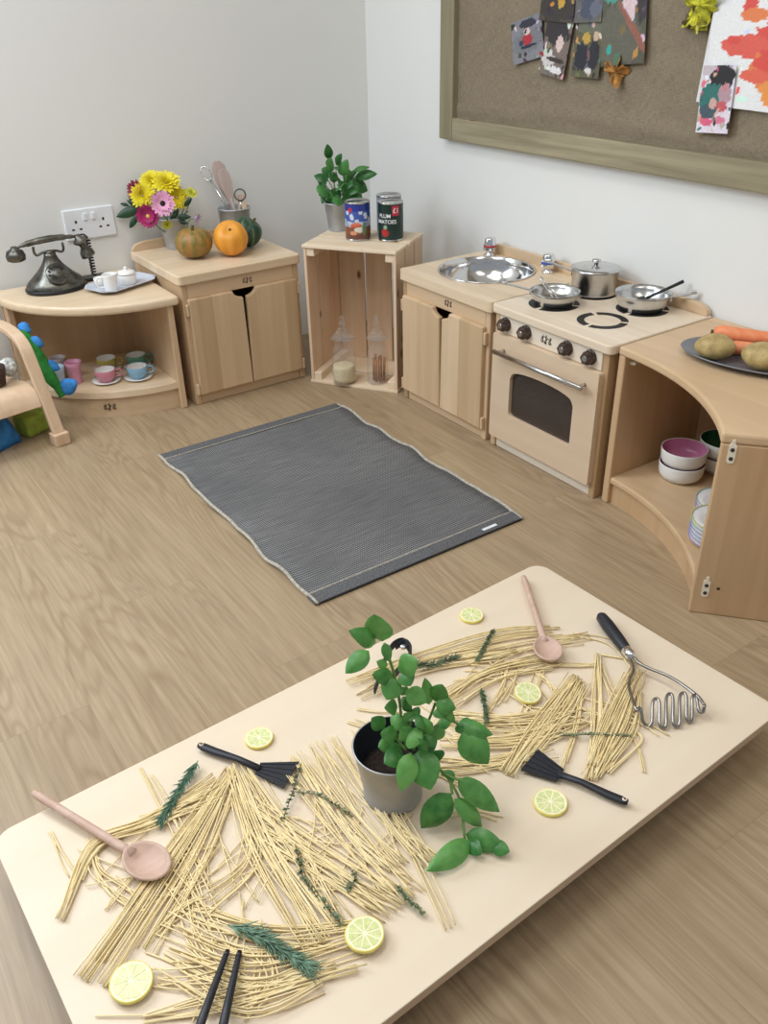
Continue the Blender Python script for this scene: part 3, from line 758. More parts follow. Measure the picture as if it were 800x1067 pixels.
sheet('splash_painting', 'white sheet splashed with red and orange paint on the board', 'painting', (-1.480, .922), .31, .205, rad(-1),
      [(q[0]*.8+.2, q[1], q[2]*.55, q[3]*.6, q[4]) for q in detail(77, [R_, O_, (238, 238, 236)], 26)]+[(.25, .9, .05, .1, R_), (.3, .82, .1, .06, O_), (.55, .62, .26, .18, R_), (.3, .55, .2, .10, (226, 92, 76)), (.18, .6, .05, .04, R_), (.72, .72, .2, .14, (224, 84, 72)), (.48, .36, .16, .18, O_), (.55, .44, .2, .12, R_), (.38, .3, .12, .06, (228, 100, 74)), (.62, .54, .09, .06, (240, 238, 236)), (.36, .74, .04, .03, (240, 238, 236)), (.7, .3, .1, .14, R_), (.5, .2, .08, .07, (236, 150, 70)), (.52, .12, .06, .07, (240, 150, 62)), (.85, .5, .12, .2, R_), (.85, .25, .1, .1, (230, 110, 80))],
      (238, 238, 238), nz=.08, res=(80, 84), edge=rag, curl=.004, x0=-.0225)
sheet('painting_backing_sheet', 'white paper edge showing behind the splashed sheet', 'paper', (-1.468, .918), .31, .20, rad(-3), [(.08, .6, .03, .03, R_)], (232, 232, 234), nz=.03, res=(10, 10), curl=.002, x0=-.0195)
# dried leaves
def dry_leaf(name, label, c, size, rgb, seed, x=-.026):
    r_ = random.Random(seed); mt = plain(name+'_skin_%d' % seed, rgb, .7, 0, .4, 60); n = 40; P = []
    t = MB(); ctr = t.bm.verts.new((x-.004, 0, 0)); ring_ = []
    for i in range(n):
        a = 2*PI*i/n; k = .52+.48*abs(sin(2.5*a+.4))**1.0+.14*r_.uniform(-1, 1)
        ring_.append(t.bm.verts.new((x+.010*sin(3*a+seed)+r_.uniform(-.003, .003), size*k*cos(a), size*k*sin(a))))
    mid = [t.bm.verts.new((v.co.x*.5+(x-.004)*.5+r_.uniform(-.002, .002), v.co.y*.5, v.co.z*.5)) for v in ring_]
    for i in range(n):
        j = (i+1) % n; t.bm.faces.new((ctr, mid[i], mid[j])); t.bm.faces.new((mid[i], ring_[i], ring_[j], mid[j]))
    o = t.build(name, mt, None); o.location = (0, c[0], c[1])
    sd = o.modifiers.new('t', 'SOLIDIFY'); sd.thickness = .0005
    return tag(o, label, 'leaf')
dry_leaf('autumn_leaf', 'curled brown and ochre dried leaf pinned below the snapshots', (-1.0787,0.8731), .034, (172, 118, 50), 4)
dry_leaf('autumn_leaf', 'bright yellow-green leaf at the top edge beside the splashed sheet', (-1.2848,1.0043), .05, (206, 204, 50), 9)
dry_leaf('autumn_leaf', 'small brown withered leaf hanging under the yellow-green one', (-1.2721,0.9836), .028, (110, 96, 48), 6, x=-.02)
dry_leaf('autumn_leaf', 'small pale yellow leaf tip, lowest of the leaves by the splashed sheet', (-1.2917,0.9700), .018, (200, 196, 80), 5, x=-.032)

# ------------------------------------------------------------------ things on the cupboard
ZLc = .3862
def bucket(name, label, c, z, r0, r1, h, mat='zinc', cat='bucket', soil=False):
    t = thing(name, label, cat, (c[0], c[1], z))
    MB().lathe([(0, 0), (r0, 0), (r0+.001, .003), (r0-.0005, .006), (r0+(r1-r0)*.1, .010), (r1, h-.004), (r1+.0025, h-.003), (r1+.0028, h), (r1, h+.001), (r1-.0015, h-.003), (r0-.002, .008), (0, .007)], (0, 0, 0), 40).build('bucket_wall', mat, t, smooth=True)
    return t
bucket('flower_bucket', 'zinc bucket holding cut flowers on the cupboard', (-.742, -.035), ZLc, .028, .040, .090)
bucket('utensil_bucket', 'zinc bucket of kitchen tools behind the orange pumpkin', (-.549, -.064), ZLc, .042, .049, .098)
# gourds
def gourd(name, label, c, z, r, h, ribs, mat, depth=.06, stem=True, tilt=None, cat='gourd'):
    t = thing(name, label, cat, (c[0], c[1], z))
    pr = []
    for i in range(19):
        a = PI*i/18; rr = r*sin(a)**.85; zz = h/2-h/2*cos(a)
        zz += -.10*h*math.exp(-(rr/(r*.35))**2) if i > 9 else .06*h*math.exp(-(rr/(r*.35))**2)
        pr.append((rr if 0 < i < 18 else 0, zz))
    mm = None
    if tilt: mm = Matrix.Translation((0, 0, h/2)) @ Matrix.Rotation(tilt[0], 4, 'X') @ Matrix.Rotation(tilt[1], 4, 'Y') @ Matrix.Translation((0, 0, -h/2))
    fn = lambda a, r_, z_: 1-depth*abs(sin(ribs*a/2))**.6*-1-depth
    MB().lathe(pr, (0, 0, 0), 72, fn=fn, mat=mm).build('skin', mat, t, smooth=True)
    s = MB().tube([(0, 0, h*.86), (.001, 0, h*(.97 if stem else .9)), (.004, .001, h*(1.06 if stem else .905))], [.006, .0038, .0045], 7)
    if mm: s.xf(mm)
    s.build('stem', 'gourd_stem', t, smooth=True)
    return t
M['gourd_stem'] = plain('gourd_stem', (92, 84, 52), .8, 0, .2)
def gourd_mat(name, stops, ribs, nz=.5, sc=26):
    m, nt, b, o = new_mat(name); t = nt.nodes.new('ShaderNodeTexCoord'); sp = nt.nodes.new('ShaderNodeSeparateXYZ'); nt.links.new(t.outputs['Object'], sp.inputs[0])
    a = math_n(nt, 'ARCTAN2', sp.outputs[1], sp.outputs[0]); w_ = math_n(nt, 'ADD', math_n(nt, 'MULTIPLY', math_n(nt, 'COSINE', math_n(nt, 'MULTIPLY', a, float(ribs))), .5), .5)
    f = math_n(nt, 'ADD', math_n(nt, 'MULTIPLY', w_, 1-nz), math_n(nt, 'MULTIPLY', noise(nt, t.outputs['Object'], sc*1.5, 5, .7, 1.), nz))
    r = ramp(nt, stops); nt.links.new(f, r.inputs[0]); nt.links.new(r.outputs[0], b.inputs['Base Color']); b.inputs['Roughness'].default_value = .45
    return m
M['gourd_brown'] = gourd_mat('brown_green_gourd', [(.25, lin((84, 90, 40))), (.45, lin((136, 118, 58))), (.62, lin((176, 120, 60))), (.8, lin((92, 92, 44)))], 11, .84, 34)
M['gourd_orange'] = gourd_mat('orange_pumpkin', [(.1, lin((222, 142, 40))), (.9, lin((240, 170, 62)))], 9, .6, 12)
M['gourd_green'] = gourd_mat('dark_green_squash', [(.0, lin((26, 56, 40))), (.5, lin((36, 70, 48))), (.78, lin((46, 82, 56))), (.9, lin((150, 160, 110)))], 8, .35, 50)
gourd('gourd', 'mottled brown and green gourd in front of the flower bucket', (-.742, -.182), ZLc, .0545, .086, 11, 'gourd_brown', .05)
gourd('pumpkin', 'small smooth orange pumpkin on the cupboard, front middle', (-.648, -.235), ZLc+.004, .050, .094, 9, 'gourd_orange', .015, tilt=(rad(38), rad(-18)), cat='pumpkin', stem=False)
gourd('squash', 'dark green ribbed squash behind the orange pumpkin', (-.568, -.178), ZLc+.005, .046, .084, 8, 'gourd_green', .05, tilt=(rad(20), rad(30)), cat='squash')

# flowers
M['petal_yellow'] = plain('yellow_petals', (246, 226, 46), .6, 0, .12); M['petal_pink'] = plain('pink_petals', (236, 170, 206), .6, 0, .12)
M['petal_magenta'] = plain('magenta_petals', (160, 24, 92), .6, 0, .2); M['petal_red'] = plain('dark_red_petals', (136, 26, 60), .6, 0, .2); M['petal_lilac'] = plain('lilac_petals', (206, 180, 214), .6, 0, .1)
M['petal_lime'] = plain('lime_petals', (206, 206, 70), .6, 0, .1); M['eye_dark'] = plain('dark_flower_eye', (40, 24, 22), .8, 0, .3); M['eye_yellow'] = plain('yellow_flower_eye', (220, 190, 80), .8, 0, .2)
FB = Vector((-.742, -.035, ZLc+.02)); camd = Vector((-.44, -.84, .30)).normalized()
def flower(name, label, cat, c, r, pet, eye, npet, layers, face, cup=.2, width=.3, eye_r=.25):
    c = Vector(c); t = thing(name, label, cat, c); face = Vector(face).normalized()
    m4 = frame_to((0, 0, 0), face.cross(Vector((.3, .2, 1))).normalized(), face)
    b = MB(); r_ = random.Random(int(abs(c.x*9999)))
    for L in range(layers):
        rl = r*(1-.72*L/max(1, layers)); n_ = npet if layers == 1 else max(6, int(npet*(1-.5*L/layers)))
        for i in range(n_):
            a = 2*PI*(i+.5*L)/n_+r_.uniform(-.08, .08); ln = rl*r_.uniform(.9, 1.05)*(1 if layers < 3 else 1.02-.3*L/layers); w = ln*width; lift = cup*r; el = rad(8+72*L/max(1, layers-1)) if layers > 2 else 0
            rows = []
            for k in range(5):
                q = k/4; hw = w*(.35+.65*sin(PI*min(1, q*.75+.12)))*(1 if k < 4 else .45)
                x = .12*r+(ln-.12*r)*q; z = lift*q*q+.05*r*L
                if layers > 2: x = .1*r+ln*q*cos(el); z = ln*q*sin(el)*.8+.03*r*L
                rows.append([m4 @ Vector((x*cos(a)-s*hw*sin(a), x*sin(a)+s*hw*cos(a), z-abs(s)*.0*hw)) for s in (-1, 0, 1)])
            vv = [[b.bm.verts.new(p) for p in row] for row in rows]
            for k in range(4):
                for s in range(2): b.bm.faces.new((vv[k][s], vv[k][s+1], vv[k+1][s+1], vv[k+1][s]))
    b.build('petals', pet, t, smooth=True, fix=False)
    if eye: MB().ball((0, 0, 0), r*eye_r, r*eye_r, r*eye_r*.45, 14, mat=m4).build('flower_centre', eye, t, smooth=True)
    e = FB-c; e = Vector((e.x*.9, e.y*.9, e.z+.02))
    MB().tube(bez([(0, 0, -.002), tuple(-face*.02+Vector((0, 0, -.012))), tuple(e*.55+Vector((0, 0, -.01))), tuple(e)], 5), .0017, 6).build('stem', 'basil_stem', t, smooth=True)
    return t
YL = 'yellow chrysanthemums in the zinc bucket'
def mum(lb, c, r, f): flower('chrysanthemum', lb, 'flower', c, r, 'petal_yellow', None, 22, 6, f, .75, .14)
mum('yellow chrysanthemum at the top right of the bouquet', (-0.7437,-0.0358,0.5759), .040, camd+Vector((.1, 0, .9)))
mum('yellow chrysanthemum at the back top left of the bouquet', (-0.7769,-0.0015,0.5806), .032, camd+Vector((-.2, 0, .8)))
mum('large yellow chrysanthemum on the left above the magenta gerbera', (-0.8153,-0.0238,0.5454), .036, camd)
mum('yellow chrysanthemum just right of the pink gerbera', (-0.7232,-0.0497,0.5321), .034, camd+Vector((.4, 0, 0)))
flower('small_chrysanthemum', 'small lime-yellow bloom on a stalk at the far right of the bouquet', 'flower', (-0.6863,-0.0745,0.5447), .018, 'petal_lime', None, 12, 3, camd+Vector((.5, 0, .5)), .6, .2)
flower('drooping_bloom', 'small yellow bloom hanging over the bucket rim', 'flower', (-0.7764,-0.0802,0.4673), .016, 'petal_lime', None, 10, 3, (-.3, -.8, -.5), .8, .25)
flower('gerbera', 'pink gerbera with a dark eye in the middle of the bouquet', 'flower', (-0.7902,-0.1070,0.5331), .036, 'petal_pink', 'eye_dark', 20, 2, camd+Vector((.15, 0, -.1)), .16, .17, .26)
flower('gerbera', 'magenta gerbera at the lower left of the bouquet', 'flower', (-0.8269,-0.0703,0.4974), .034, 'petal_magenta', 'eye_yellow', 20, 2, camd+Vector((-.1, 0, -.25)), .16, .2, .2)
flower('gerbera', 'dark red gerbera half hidden at the upper left of the bouquet', 'flower', (-0.8283,-0.0030,0.5601), .028, 'petal_red', 'eye_dark', 18, 2, (-.8, -.4, .4), .3, .2, .2)
flower('daisy', 'small lilac daisy drooping at the right of the bucket', 'flower', (-0.6848,-0.0755,0.4730), .016, 'petal_lilac', 'eye_dark', 10, 1, (.6, -.8, -.2), .9, .22, .25)

def leaf_geo(base, tip, w, up, bend=.15, cup=.25, nl=8, ns=4, shape=1.):
    base, tip = Vector(base), Vector(tip); d = tip-base; L = d.length; d.normalize()
    up = Vector(up); side = d.cross(up)
    side = side.normalized() if side.length > 1e-4 else Vector((1, 0, 0)); n = side.cross(d)
    vs, fs = [], []
    for i in range(nl+1):
        t_ = i/nl; hw = w/2*(sin(PI*t_**.82)**.75 if 0 < t_ < 1 else 0)*shape
        hw = max(hw, w*.015)
        for j in range(-ns//2, ns//2+1):
            s = j/(ns/2)
            p = base+d*(L*t_)+side*(hw*s)+n*(bend*L*(4*t_*(1-t_))*.5 - cup*hw*(s*s)*.8 + (cup*hw*.35 if abs(s) > .2 else -.0)*(1-abs(s)) - .02*L*abs(sin(t_*9))*abs(s))
            vs.append(p)
    k = ns+1
    for i in range(nl):
        for j in range(ns): fs.append((i*k+j, i*k+j+1, (i+1)*k+j+1, (i+1)*k+j))
    return vs, fs
def leaf(parent, base, tip, w, up, mat='basil', o=(0, 0, 0), name='leaf', **k):
    vs, fs = leaf_geo(base, tip, w, up, **k); o = Vector(o)
    return raw(name, [v-o for v in vs], fs, mat, parent, True)
# foliage sprigs of the bouquet
for lb, pts, lv in (
    ('dark green leafy sprig reaching left from the bouquet', ((-0.7775,-0.0132,0.4784), (-0.8160,0.0007,0.5036), (-0.8602,0.0184,0.5177)),
     (((-0.8105,-0.0030,0.5089), (-0.8502,0.0238,0.5292)), ((-0.8261,-0.0045,0.5085), (-0.8894,0.0260,0.4875)), ((-0.8368,-0.0094,0.4915), (-0.8644,-0.0028,0.4556)), ((-0.8253,0.0190,0.5130), (-0.8403,0.0291,0.5408)), ((-0.8508,0.0121,0.5174), (-0.8711,0.0258,0.5234)))),
    ('dark green leafy sprig low at the right of the bouquet', ((-0.7457,-0.0466,0.4571), (-0.7315,-0.0802,0.4830), (-0.7069,-0.0847,0.4969)),
     (((-0.7511,-0.0671,0.4781), (-0.7371,-0.0886,0.5098)), ((-0.7423,-0.0850,0.4853), (-0.7133,-0.1166,0.4865)), ((-0.7413,-0.0857,0.4743), (-0.7225,-0.1104,0.4675)), ((-0.7110,-0.0700,0.5089), (-0.6893,-0.0845,0.5329)), ((-0.7434,-0.0843,0.4963), (-0.7655,-0.0815,0.4825)))),
    ('thin dark sprig between the bouquet and the lime bloom', ((-0.7232,-0.0376,0.4580), (-0.6976,-0.0548,0.5131), (-0.6854,-0.0631,0.5374)),
     (((-0.7000,-0.0532,0.5131), (-0.6881,-0.0733,0.5284)), ((-0.6964,-0.0557,0.5241), (-0.7101,-0.0585,0.5426))))):
    t = thing('leaf_sprig', lb, 'foliage', FB)
    MB().tube(bez([tuple(FB)]+[p for p in pts], 5), .0014, 5).build('stem', 'dark_leaf', t, sub_o=FB)
    for a, c in lv: leaf(t, a, c, (Vector(c)-Vector(a)).length*.42, camd, 'dark_leaf', FB)

# tools in the second bucket
UB = Vector((-.549, -.064, ZLc+.012))
def paddle(name, label, cat, tip, w, L, mat, hole=False, off=(0, 0, 0)):
    base = UB+Vector(off); d = Vector(tip)-base; t = thing(name, label, cat, base)
    m4 = frame_to((0, 0, 0), d, (-.5, -.85, .2)); n = d.length
    P = [(n-L, .006), (n-L*.8, w*.34), (n-L*.45, w*.5), (n-L*.15, w*.46), (n-L*.02, w*.25), (n, 0)]
    out = P+[(x, -y) for x, y in P[-2::-1]]
    MB().prism(out, -.0025, .0025, lambda x, y, z: m4 @ Vector((x, y, z))).build('blade', mat, t, bev=.001)
    MB().tube([m4 @ Vector((0, 0, 0)), m4 @ Vector((n-L*.85, 0, 0))], .005, 8).build('handle', mat, t, smooth=True)
    return t
M['weathered_wood'] = wood('greyed_beech', (196, 178, 170), (172, 152, 144), 'Z', 0, rough=.7)
paddle('wooden_spatula', 'pinkish wooden spatula standing tallest in the tool bucket', 'spatula', (-0.5819,-0.0419,0.6192), .044, .12, 'weathered_wood', off=(.02, 0, 0))
paddle('wooden_paddle', 'second wooden paddle tucked against the tall spatula in the bucket', 'spatula', (-0.5749,-0.0646,0.5982), .036, .10, 'weathered_wood', off=(.012, -.015, 0))
paddle('wooden_peg', 'short pale wooden handle end behind the steel ring in the bucket', 'kitchen tool', (-0.5322,-0.0898,0.5249), .020, .03, 'spoon_wood', off=(.0, -.012, 0))
paddle('wooden_scraper', 'stubby pale wooden scraper at the right of the tool bucket', 'kitchen tool', (-0.5328,-0.0990,0.5039), .024, .035, 'pine', off=(.006, -.02, 0))
a = Vector((-0.5795,-0.0796,0.4930)); c = Vector((-0.6084,-0.0240,0.5832)); d = (c-a)
t = thing('wire_server', 'steel wire loop tool leaning left out of the tool bucket', 'kitchen tool', UB+Vector((.004, -.022, 0)))
o0 = UB+Vector((.004, -.022, 0)); up = Vector((.3, .1, .9))
MB().tube([tuple(o0), tuple(a), tuple(a+d*.82)], .0028, 8).build('handle', 'steel', t, smooth=True, sub_o=o0)
q = frame_to(a+d*1.0, d, (-.5, -.85, .1))
MB().tube([q @ Vector((.022*cos(x), .013*sin(x), 0)) for x in [rad(i*18) for i in range(21)]], .0022, 8, caps=(False, False)).build('wire_loop', 'steel', t, smooth=True, sub_o=o0)
a = Vector((-0.5383,-0.0953,0.5237)); o0 = UB+Vector((.0, .012, 0))
t = thing('ring_tool', 'steel tool with a round ring handle in the tool bucket', 'kitchen tool', o0)
q = frame_to(a, (.85, -.5, 0), (-.5, -.85, .2))
MB().tube([q @ Vector((.0165*cos(x), .0165*sin(x), 0)) for x in [rad(i*15) for i in range(25)]], .0024, 8, caps=(False, False)).build('ring', 'pewter', t, smooth=True, sub_o=o0)
MB().tube([tuple(a-Vector((0, 0, .016))), tuple(a-Vector((0, 0, .04))), tuple(o0)], .003, 8).build('shank', 'steel', t, smooth=True, sub_o=o0)

# ------------------------------------------------------------------ on the crate
ZC = .4245
bp_ = bucket('basil_bucket', 'zinc bucket with a basil plant on the pine crate', (-.318, -.300), ZC, .030, .039, .082)
MB().lathe([(0, .07), (.0365, .07), (.0375, .066), (0, .066)], (0, 0, 0), 24).build('soil', 'soil', bp_)
c0 = Vector((-.318, -.300, ZC))
bt = thing('basil_plant', 'bushy basil plant growing in the zinc bucket on the crate', 'plant', c0+Vector((0, 0, .0701)))
co = c0+Vector((0, 0, .0701))
CRL = [((-0.3365,-0.2957,0.6268), (-0.3491,-0.3102,0.6712), 0.0266), ((-0.3441,-0.3051,0.5970), (-0.3519,-0.3324,0.6378), 0.0324), ((-0.3251,-0.3131,0.6118), (-0.3242,-0.3463,0.6469), 0.0236), ((-0.3096,-0.2633,0.5771), (-0.3396,-0.2539,0.5955), 0.0354), ((-0.3195,-0.3337,0.5873), (-0.3126,-0.3577,0.6314), 0.0324), ((-0.3513,-0.3087,0.5717), (-0.3831,-0.2812,0.5851), 0.0324), ((-0.3122,-0.2989,0.5658), (-0.3349,-0.2836,0.5880), 0.0354), ((-0.2719,-0.3320,0.5763), (-0.2248,-0.3794,0.5850), 0.0324), ((-0.2621,-0.2940,0.5538), (-0.2214,-0.3202,0.5277), 0.0442), ((-0.2790,-0.3055,0.5682), (-0.2710,-0.3422,0.5935), 0.0266), ((-0.2847,-0.3427,0.5951), (-0.2425,-0.3662,0.6040), 0.0177), ((-0.3105,-0.3277,0.5587), (-0.2900,-0.3355,0.5274), 0.0384), ((-0.3183,-0.3068,0.5459), (-0.3315,-0.2919,0.5070), 0.0354), ((-0.3152,-0.2570,0.5331), (-0.3515,-0.2628,0.4996), 0.0354), ((-0.3088,-0.2794,0.5299), (-0.3346,-0.2597,0.4688), 0.0384), ((-0.3086,-0.3447,0.5446), (-0.3443,-0.3508,0.5711), 0.0384), ((-0.2735,-0.3092,0.5187), (-0.2610,-0.3526,0.5070), 0.0354), ((-0.3072,-0.3083,0.5173), (-0.2932,-0.3382,0.4980), 0.0354), ((-0.3186,-0.2716,0.5134), (-0.3206,-0.3041,0.4740), 0.0354), ((-0.3535,-0.2892,0.5585), (-0.3858,-0.3024,0.5400), 0.0295), ((-0.3721,-0.2947,0.5776), (-0.3718,-0.2973,0.5565), 0.0147), ((-0.2884,-0.3052,0.5801), (-0.3047,-0.2907,0.6069), 0.0295), ((-0.2554,-0.3093,0.5386), (-0.2483,-0.3057,0.5702), 0.0295)]
st = set()
for i, (a, c, w) in enumerate(CRL):
    leaf(bt, a, c, w, camd+Vector((rnd.uniform(-.5, .5), rnd.uniform(-.3, .3), rnd.uniform(.1, .9))), 'basil_deep', co, bend=.2)
for i in range(34):
    a_ = rnd.uniform(0, 2*PI); el_ = rnd.uniform(-.15, 1.2); dr_ = Vector((cos(a_)*cos(el_), sin(a_)*cos(el_), sin(el_)))
    p_ = co+Vector((0, 0, .038))+dr_*rnd.uniform(.015, .065); leaf(bt, p_, p_+(dr_+Vector((0, 0, -.5)))*.034, rnd.uniform(.028, .038), camd+Vector((rnd.uniform(-.6, .6), rnd.uniform(-.3, .3), .6)), 'basil_deep', co, bend=.25)
for i in (0, 3, 5, 7, 10, 12, 16, 19):
    a = Vector(CRL[i][0]); root = co+Vector((rnd.uniform(-.015, .015), rnd.uniform(-.015, .015), 0))
    MB().tube(bez([tuple(root), tuple(root*.5+a*.5+Vector((0, 0, .012))), tuple(a)], 5), .0015, 6).build('stem', 'basil_stem', bt, smooth=True, sub_o=co)
def wrap(txt, size, r, ang0, z, off, mirror=False):
    vs, fs = text_geo(txt, size)
    return [((r)*cos(ang0+v.x/r), (r)*sin(ang0+v.x/r), z+v.y) for v in vs], fs
def can(name, label, c, paintfn, ang, r=.0365, h=.107, z=ZC):
    t = thing(name, label, 'tin can', (c[0], c[1], z), 0)
    MB().lathe([(0, .002), (r-.003, .002), (r-.002, 0), (r+.0006, .0008), (r+.0006, .003), (r-.0004, .0042), (r-.0004, h-.0042), (r+.0006, h-.003), (r+.0006, h-.0006), (r-.001, h), (r-.0025, h-.003), (r-.008, h-.0035), (r-.0095, h-.0028), (0, h-.0032)], (0, 0, 0), 48).build('tin', 'steel', t, smooth=True)
    vs, fs = [], []; nu, nv = 96, 44
    for j in range(nv+1):
        for i in range(nu):
            a = 2*PI*i/nu; vs.append((r*cos(a+ang), r*sin(a+ang), .005+(h-.010)*j/nv))
    for j in range(nv):
        for i in range(nu): fs.append((j*nu+i, j*nu+(i+1) % nu, (j+1)*nu+(i+1) % nu, (j+1)*nu+i))
    o = raw('label', vs, fs, 'label', t, True); a = o.data.color_attributes.new('Col', 'FLOAT_COLOR', 'POINT')
    for k in range(len(vs)):
        i = k % nu; x = ((i/nu+.5) % 1-.5)*2*PI; a.data[k].color = paintfn(x, (k//nu)/nv)   # x angle from the side facing the room
    return t, o
CA = math.atan2(-2.15, -1.42)
def blue_label(x, v):
    c = (44, 62, 150) if v > .8 else (70, 96, 178)
    if .42 < v < .8 and sin(x*5+v*16)+sin(x*11-v*9)*.6 > .5: c = (214, 222, 236)
    if .34 < v <= .5: c = (150, 166, 200) if sin(x*7+v*20) > 0 else (196, 206, 222)
    if v < .36: c = (140, 84, 62)
    if v < .14: c = (112, 70, 56)
    for cx, cy, rx, ry, col in ((-.15, .40, .5, .06, (206, 104, 76)), (.15, .28, .42, .08, (226, 218, 206)), (-.35, .18, .3, .06, (216, 150, 110)), (-.1, .46, .25, .04, (226, 130, 96)), (.55, .3, .18, .2, (96, 130, 90)), (-.62, .84, .2, .07, (196, 50, 66))):
        if ((x-cx)/rx)**2+((v-cy)/ry)**2 < 1: c = col
    return lin(c)
can('tin_can', 'blue-topped food tin with a meal picture, left on the crate', (-.333, -.432), blue_label, CA)
def green_label(x, v):
    c = (18, 50, 44)
    if abs(x-.40) < .3 and .70 < v < .97: c = (208, 44, 72)
    if ((x+.50)/.36)**2+((v-.24)/.15)**2 < 1 and v < .34-.3*abs(x+.5): c = (176, 40, 44)
    if ((x+.48)/.16)**2+((v-.36)/.06)**2 < 1: c = (150, 178, 150)
    return lin(c)
gt, _ = can('tin_can', 'dark green tin lettered in white with a red price square', (-.262, -.498), green_label, CA)
for txt, size, dx, z, nm in (('PLUM', .0150, -.52, .0665, 'lettering'), ('TOMATOES', .0150, -.62, .0505, 'lettering'), ('£1', .019, .40, .080, 'price')):
    vs, fs = wrap(txt, size, .0369, CA+dx, z, 0)
    raw(nm, vs, fs, 'white_plastic', gt)
can('tin_can', 'grey-blue tin half hidden behind the dark green one', (-.212, -.418), lambda x, v: lin((112, 122, 146) if v < .8 else (140, 146, 158)), CA)
# ---- glass jars in the crate
def jar(name, label, c, r, z=.0092):
    t = thing(name, label, 'jar', (c[0], c[1], z))
    MB().lathe([(0, 0), (r*.95, 0), (r, .004), (r*.96, .012), (r, .02), (r*.98, .085), (r*.86, .108), (r*.62, .12), (r*.6, .135), (r*.75, .139)], (0, 0, 0), 36).build('glass_body', 'glass', t, smooth=True)
    ld = MB().lathe([(0, .1398), (r*.95, .1398), (r, .142), (r*.95, .145), (r*.75, .148), (r*.6, .158), (r*.42, .168), (r*.22, .173), (r*.16, .177), (r*.30, .183), (r*.32, .188), (r*.2, .193), (r*.12, .196), (r*.2, .202), (r*.16, .209), (0, .212)], (0, 0, 0), 32).build('lid', 'glass', t, smooth=True)
    return t
jar('glass_jar', 'lidded glass jar of pale grain in the crate', (-.424, -.468), .037)
jar('glass_jar', 'lidded glass jar of brown sticks, right side of the crate', (-.342, -.530), .0325)
M['couscous'] = plain('pale_grain', (222, 206, 166), .9, 0, .2, 500)
g = MB().lathe([(0, .0065), (.033, .0065), (.0348, .016), (.0348, .048), (.034, .056), (.024, .058), (.01, .0565), (0, .057)], (0, 0, 0), 32).build('grain', 'couscous', None, smooth=True)
g.location = (-.424, -.468, .0092); tag(g, 'pale dry grain filling the left jar', 'grain', kind='stuff')
M['stick'] = plain('brown_stick', (170, 112, 58), .7, 0, .25, 60)
for i in range(9):
    a = 2*PI*i/9*.62; rr = .016 if i else 0
    p = Vector((-.340+rr*cos(a*2), -.535+rr*sin(a*2), .0165)); q = p+Vector((rnd.uniform(-.003, .003), rnd.uniform(-.003, .003), .078+rnd.uniform(-.012, .008)))
    o = MB().tube([(0, 0, 0), tuple((q-p)*.5), tuple(q-p)], .0042, 8).build('brown_stick', 'stick', None, smooth=True); o.location = p
    tag(o, 'slim brown dried stick standing in the right-hand jar', 'dried stick', 'brown sticks in the jar')

# ------------------------------------------------------------------ corner unit contents
ZH = .3827
pl = thing('oval_platter', 'grey oval platter of vegetables on the corner unit', 'platter', (-.170, -1.680, ZH), rad(-66))
def oval(prof, a, b, seg=48, **k): return MB().lathe([(r, z) for r, z in prof], (0, 0, 0), seg, sx=a, sy=b, **k)
oval([(0, 0), (.72, 0), (.8, .004), (1, .013), (1.01, .015), (.99, .016), (.79, .0065), (.7, .0035), (0, .0035)], .165, .098).build('dish', 'platter', pl, smooth=True)
m, nt, b, o = new_mat('potato_skin'); M['potato'] = m
v = coords(nt); r = ramp(nt, [(.3, lin((150, 126, 78))), (.6, lin((196, 172, 116)))]); nt.links.new(noise(nt, v, 30., 5, .6), r.inputs[0])
vo = nt.nodes.new('ShaderNodeTexVoronoi'); vo.inputs['Scale'].default_value = 90.; nt.links.new(v, vo.inputs['Vector']); rk = ramp(nt, [(.08, (1, 1, 1, 1)), (.16, (0, 0, 0, 1))]); nt.links.new(vo.outputs['Distance'], rk.inputs[0])
nt.links.new(mixc(nt, math_n(nt, 'MULTIPLY', rk.outputs[0], .5), r.outputs[0], lin((92, 70, 42))), b.inputs['Base Color']); b.inputs['Roughness'].default_value = .6
def potato(label, c, L, w, h, rz, seed):
    r_ = random.Random(seed); ph = [r_.uniform(0, 6) for _ in range(4)]
    o = MB().ball((0, 0, 0), L/2, w/2, h/2, 28).build('potato', 'potato', None, smooth=True)
    for q in o.data.vertices:
        k = 1+.05*sin(q.co.x*70+ph[0])+.04*sin(q.co.y*80+ph[1])+.03*sin(q.co.z*90+ph[2]); q.co *= k
    o.location = (c[0], c[1], ZH+.0045+h/2*1.03); o.rotation_euler = (0, 0, rz)
    return tag(o, label, 'potato')
potato('potato at the near left end of the grey platter', (-.238, -1.608), .082, .060, .050, rad(-50), 3)
potato('potato beside the first one, at the right edge of the picture', (-.222, -1.706), .088, .064, .054, rad(-75), 8)
m, nt, b, o = new_mat('carrot_skin'); M['carrot'] = m
v = coords(nt, (60, 8, 8)); r = ramp(nt, [(.3, lin((232, 132, 84))), (.7, lin((244, 156, 110)))]); nt.links.new(noise(nt, v, 1.5, 4), r.inputs[0]); nt.links.new(r.outputs[0], b.inputs['Base Color']); b.inputs['Roughness'].default_value = .5
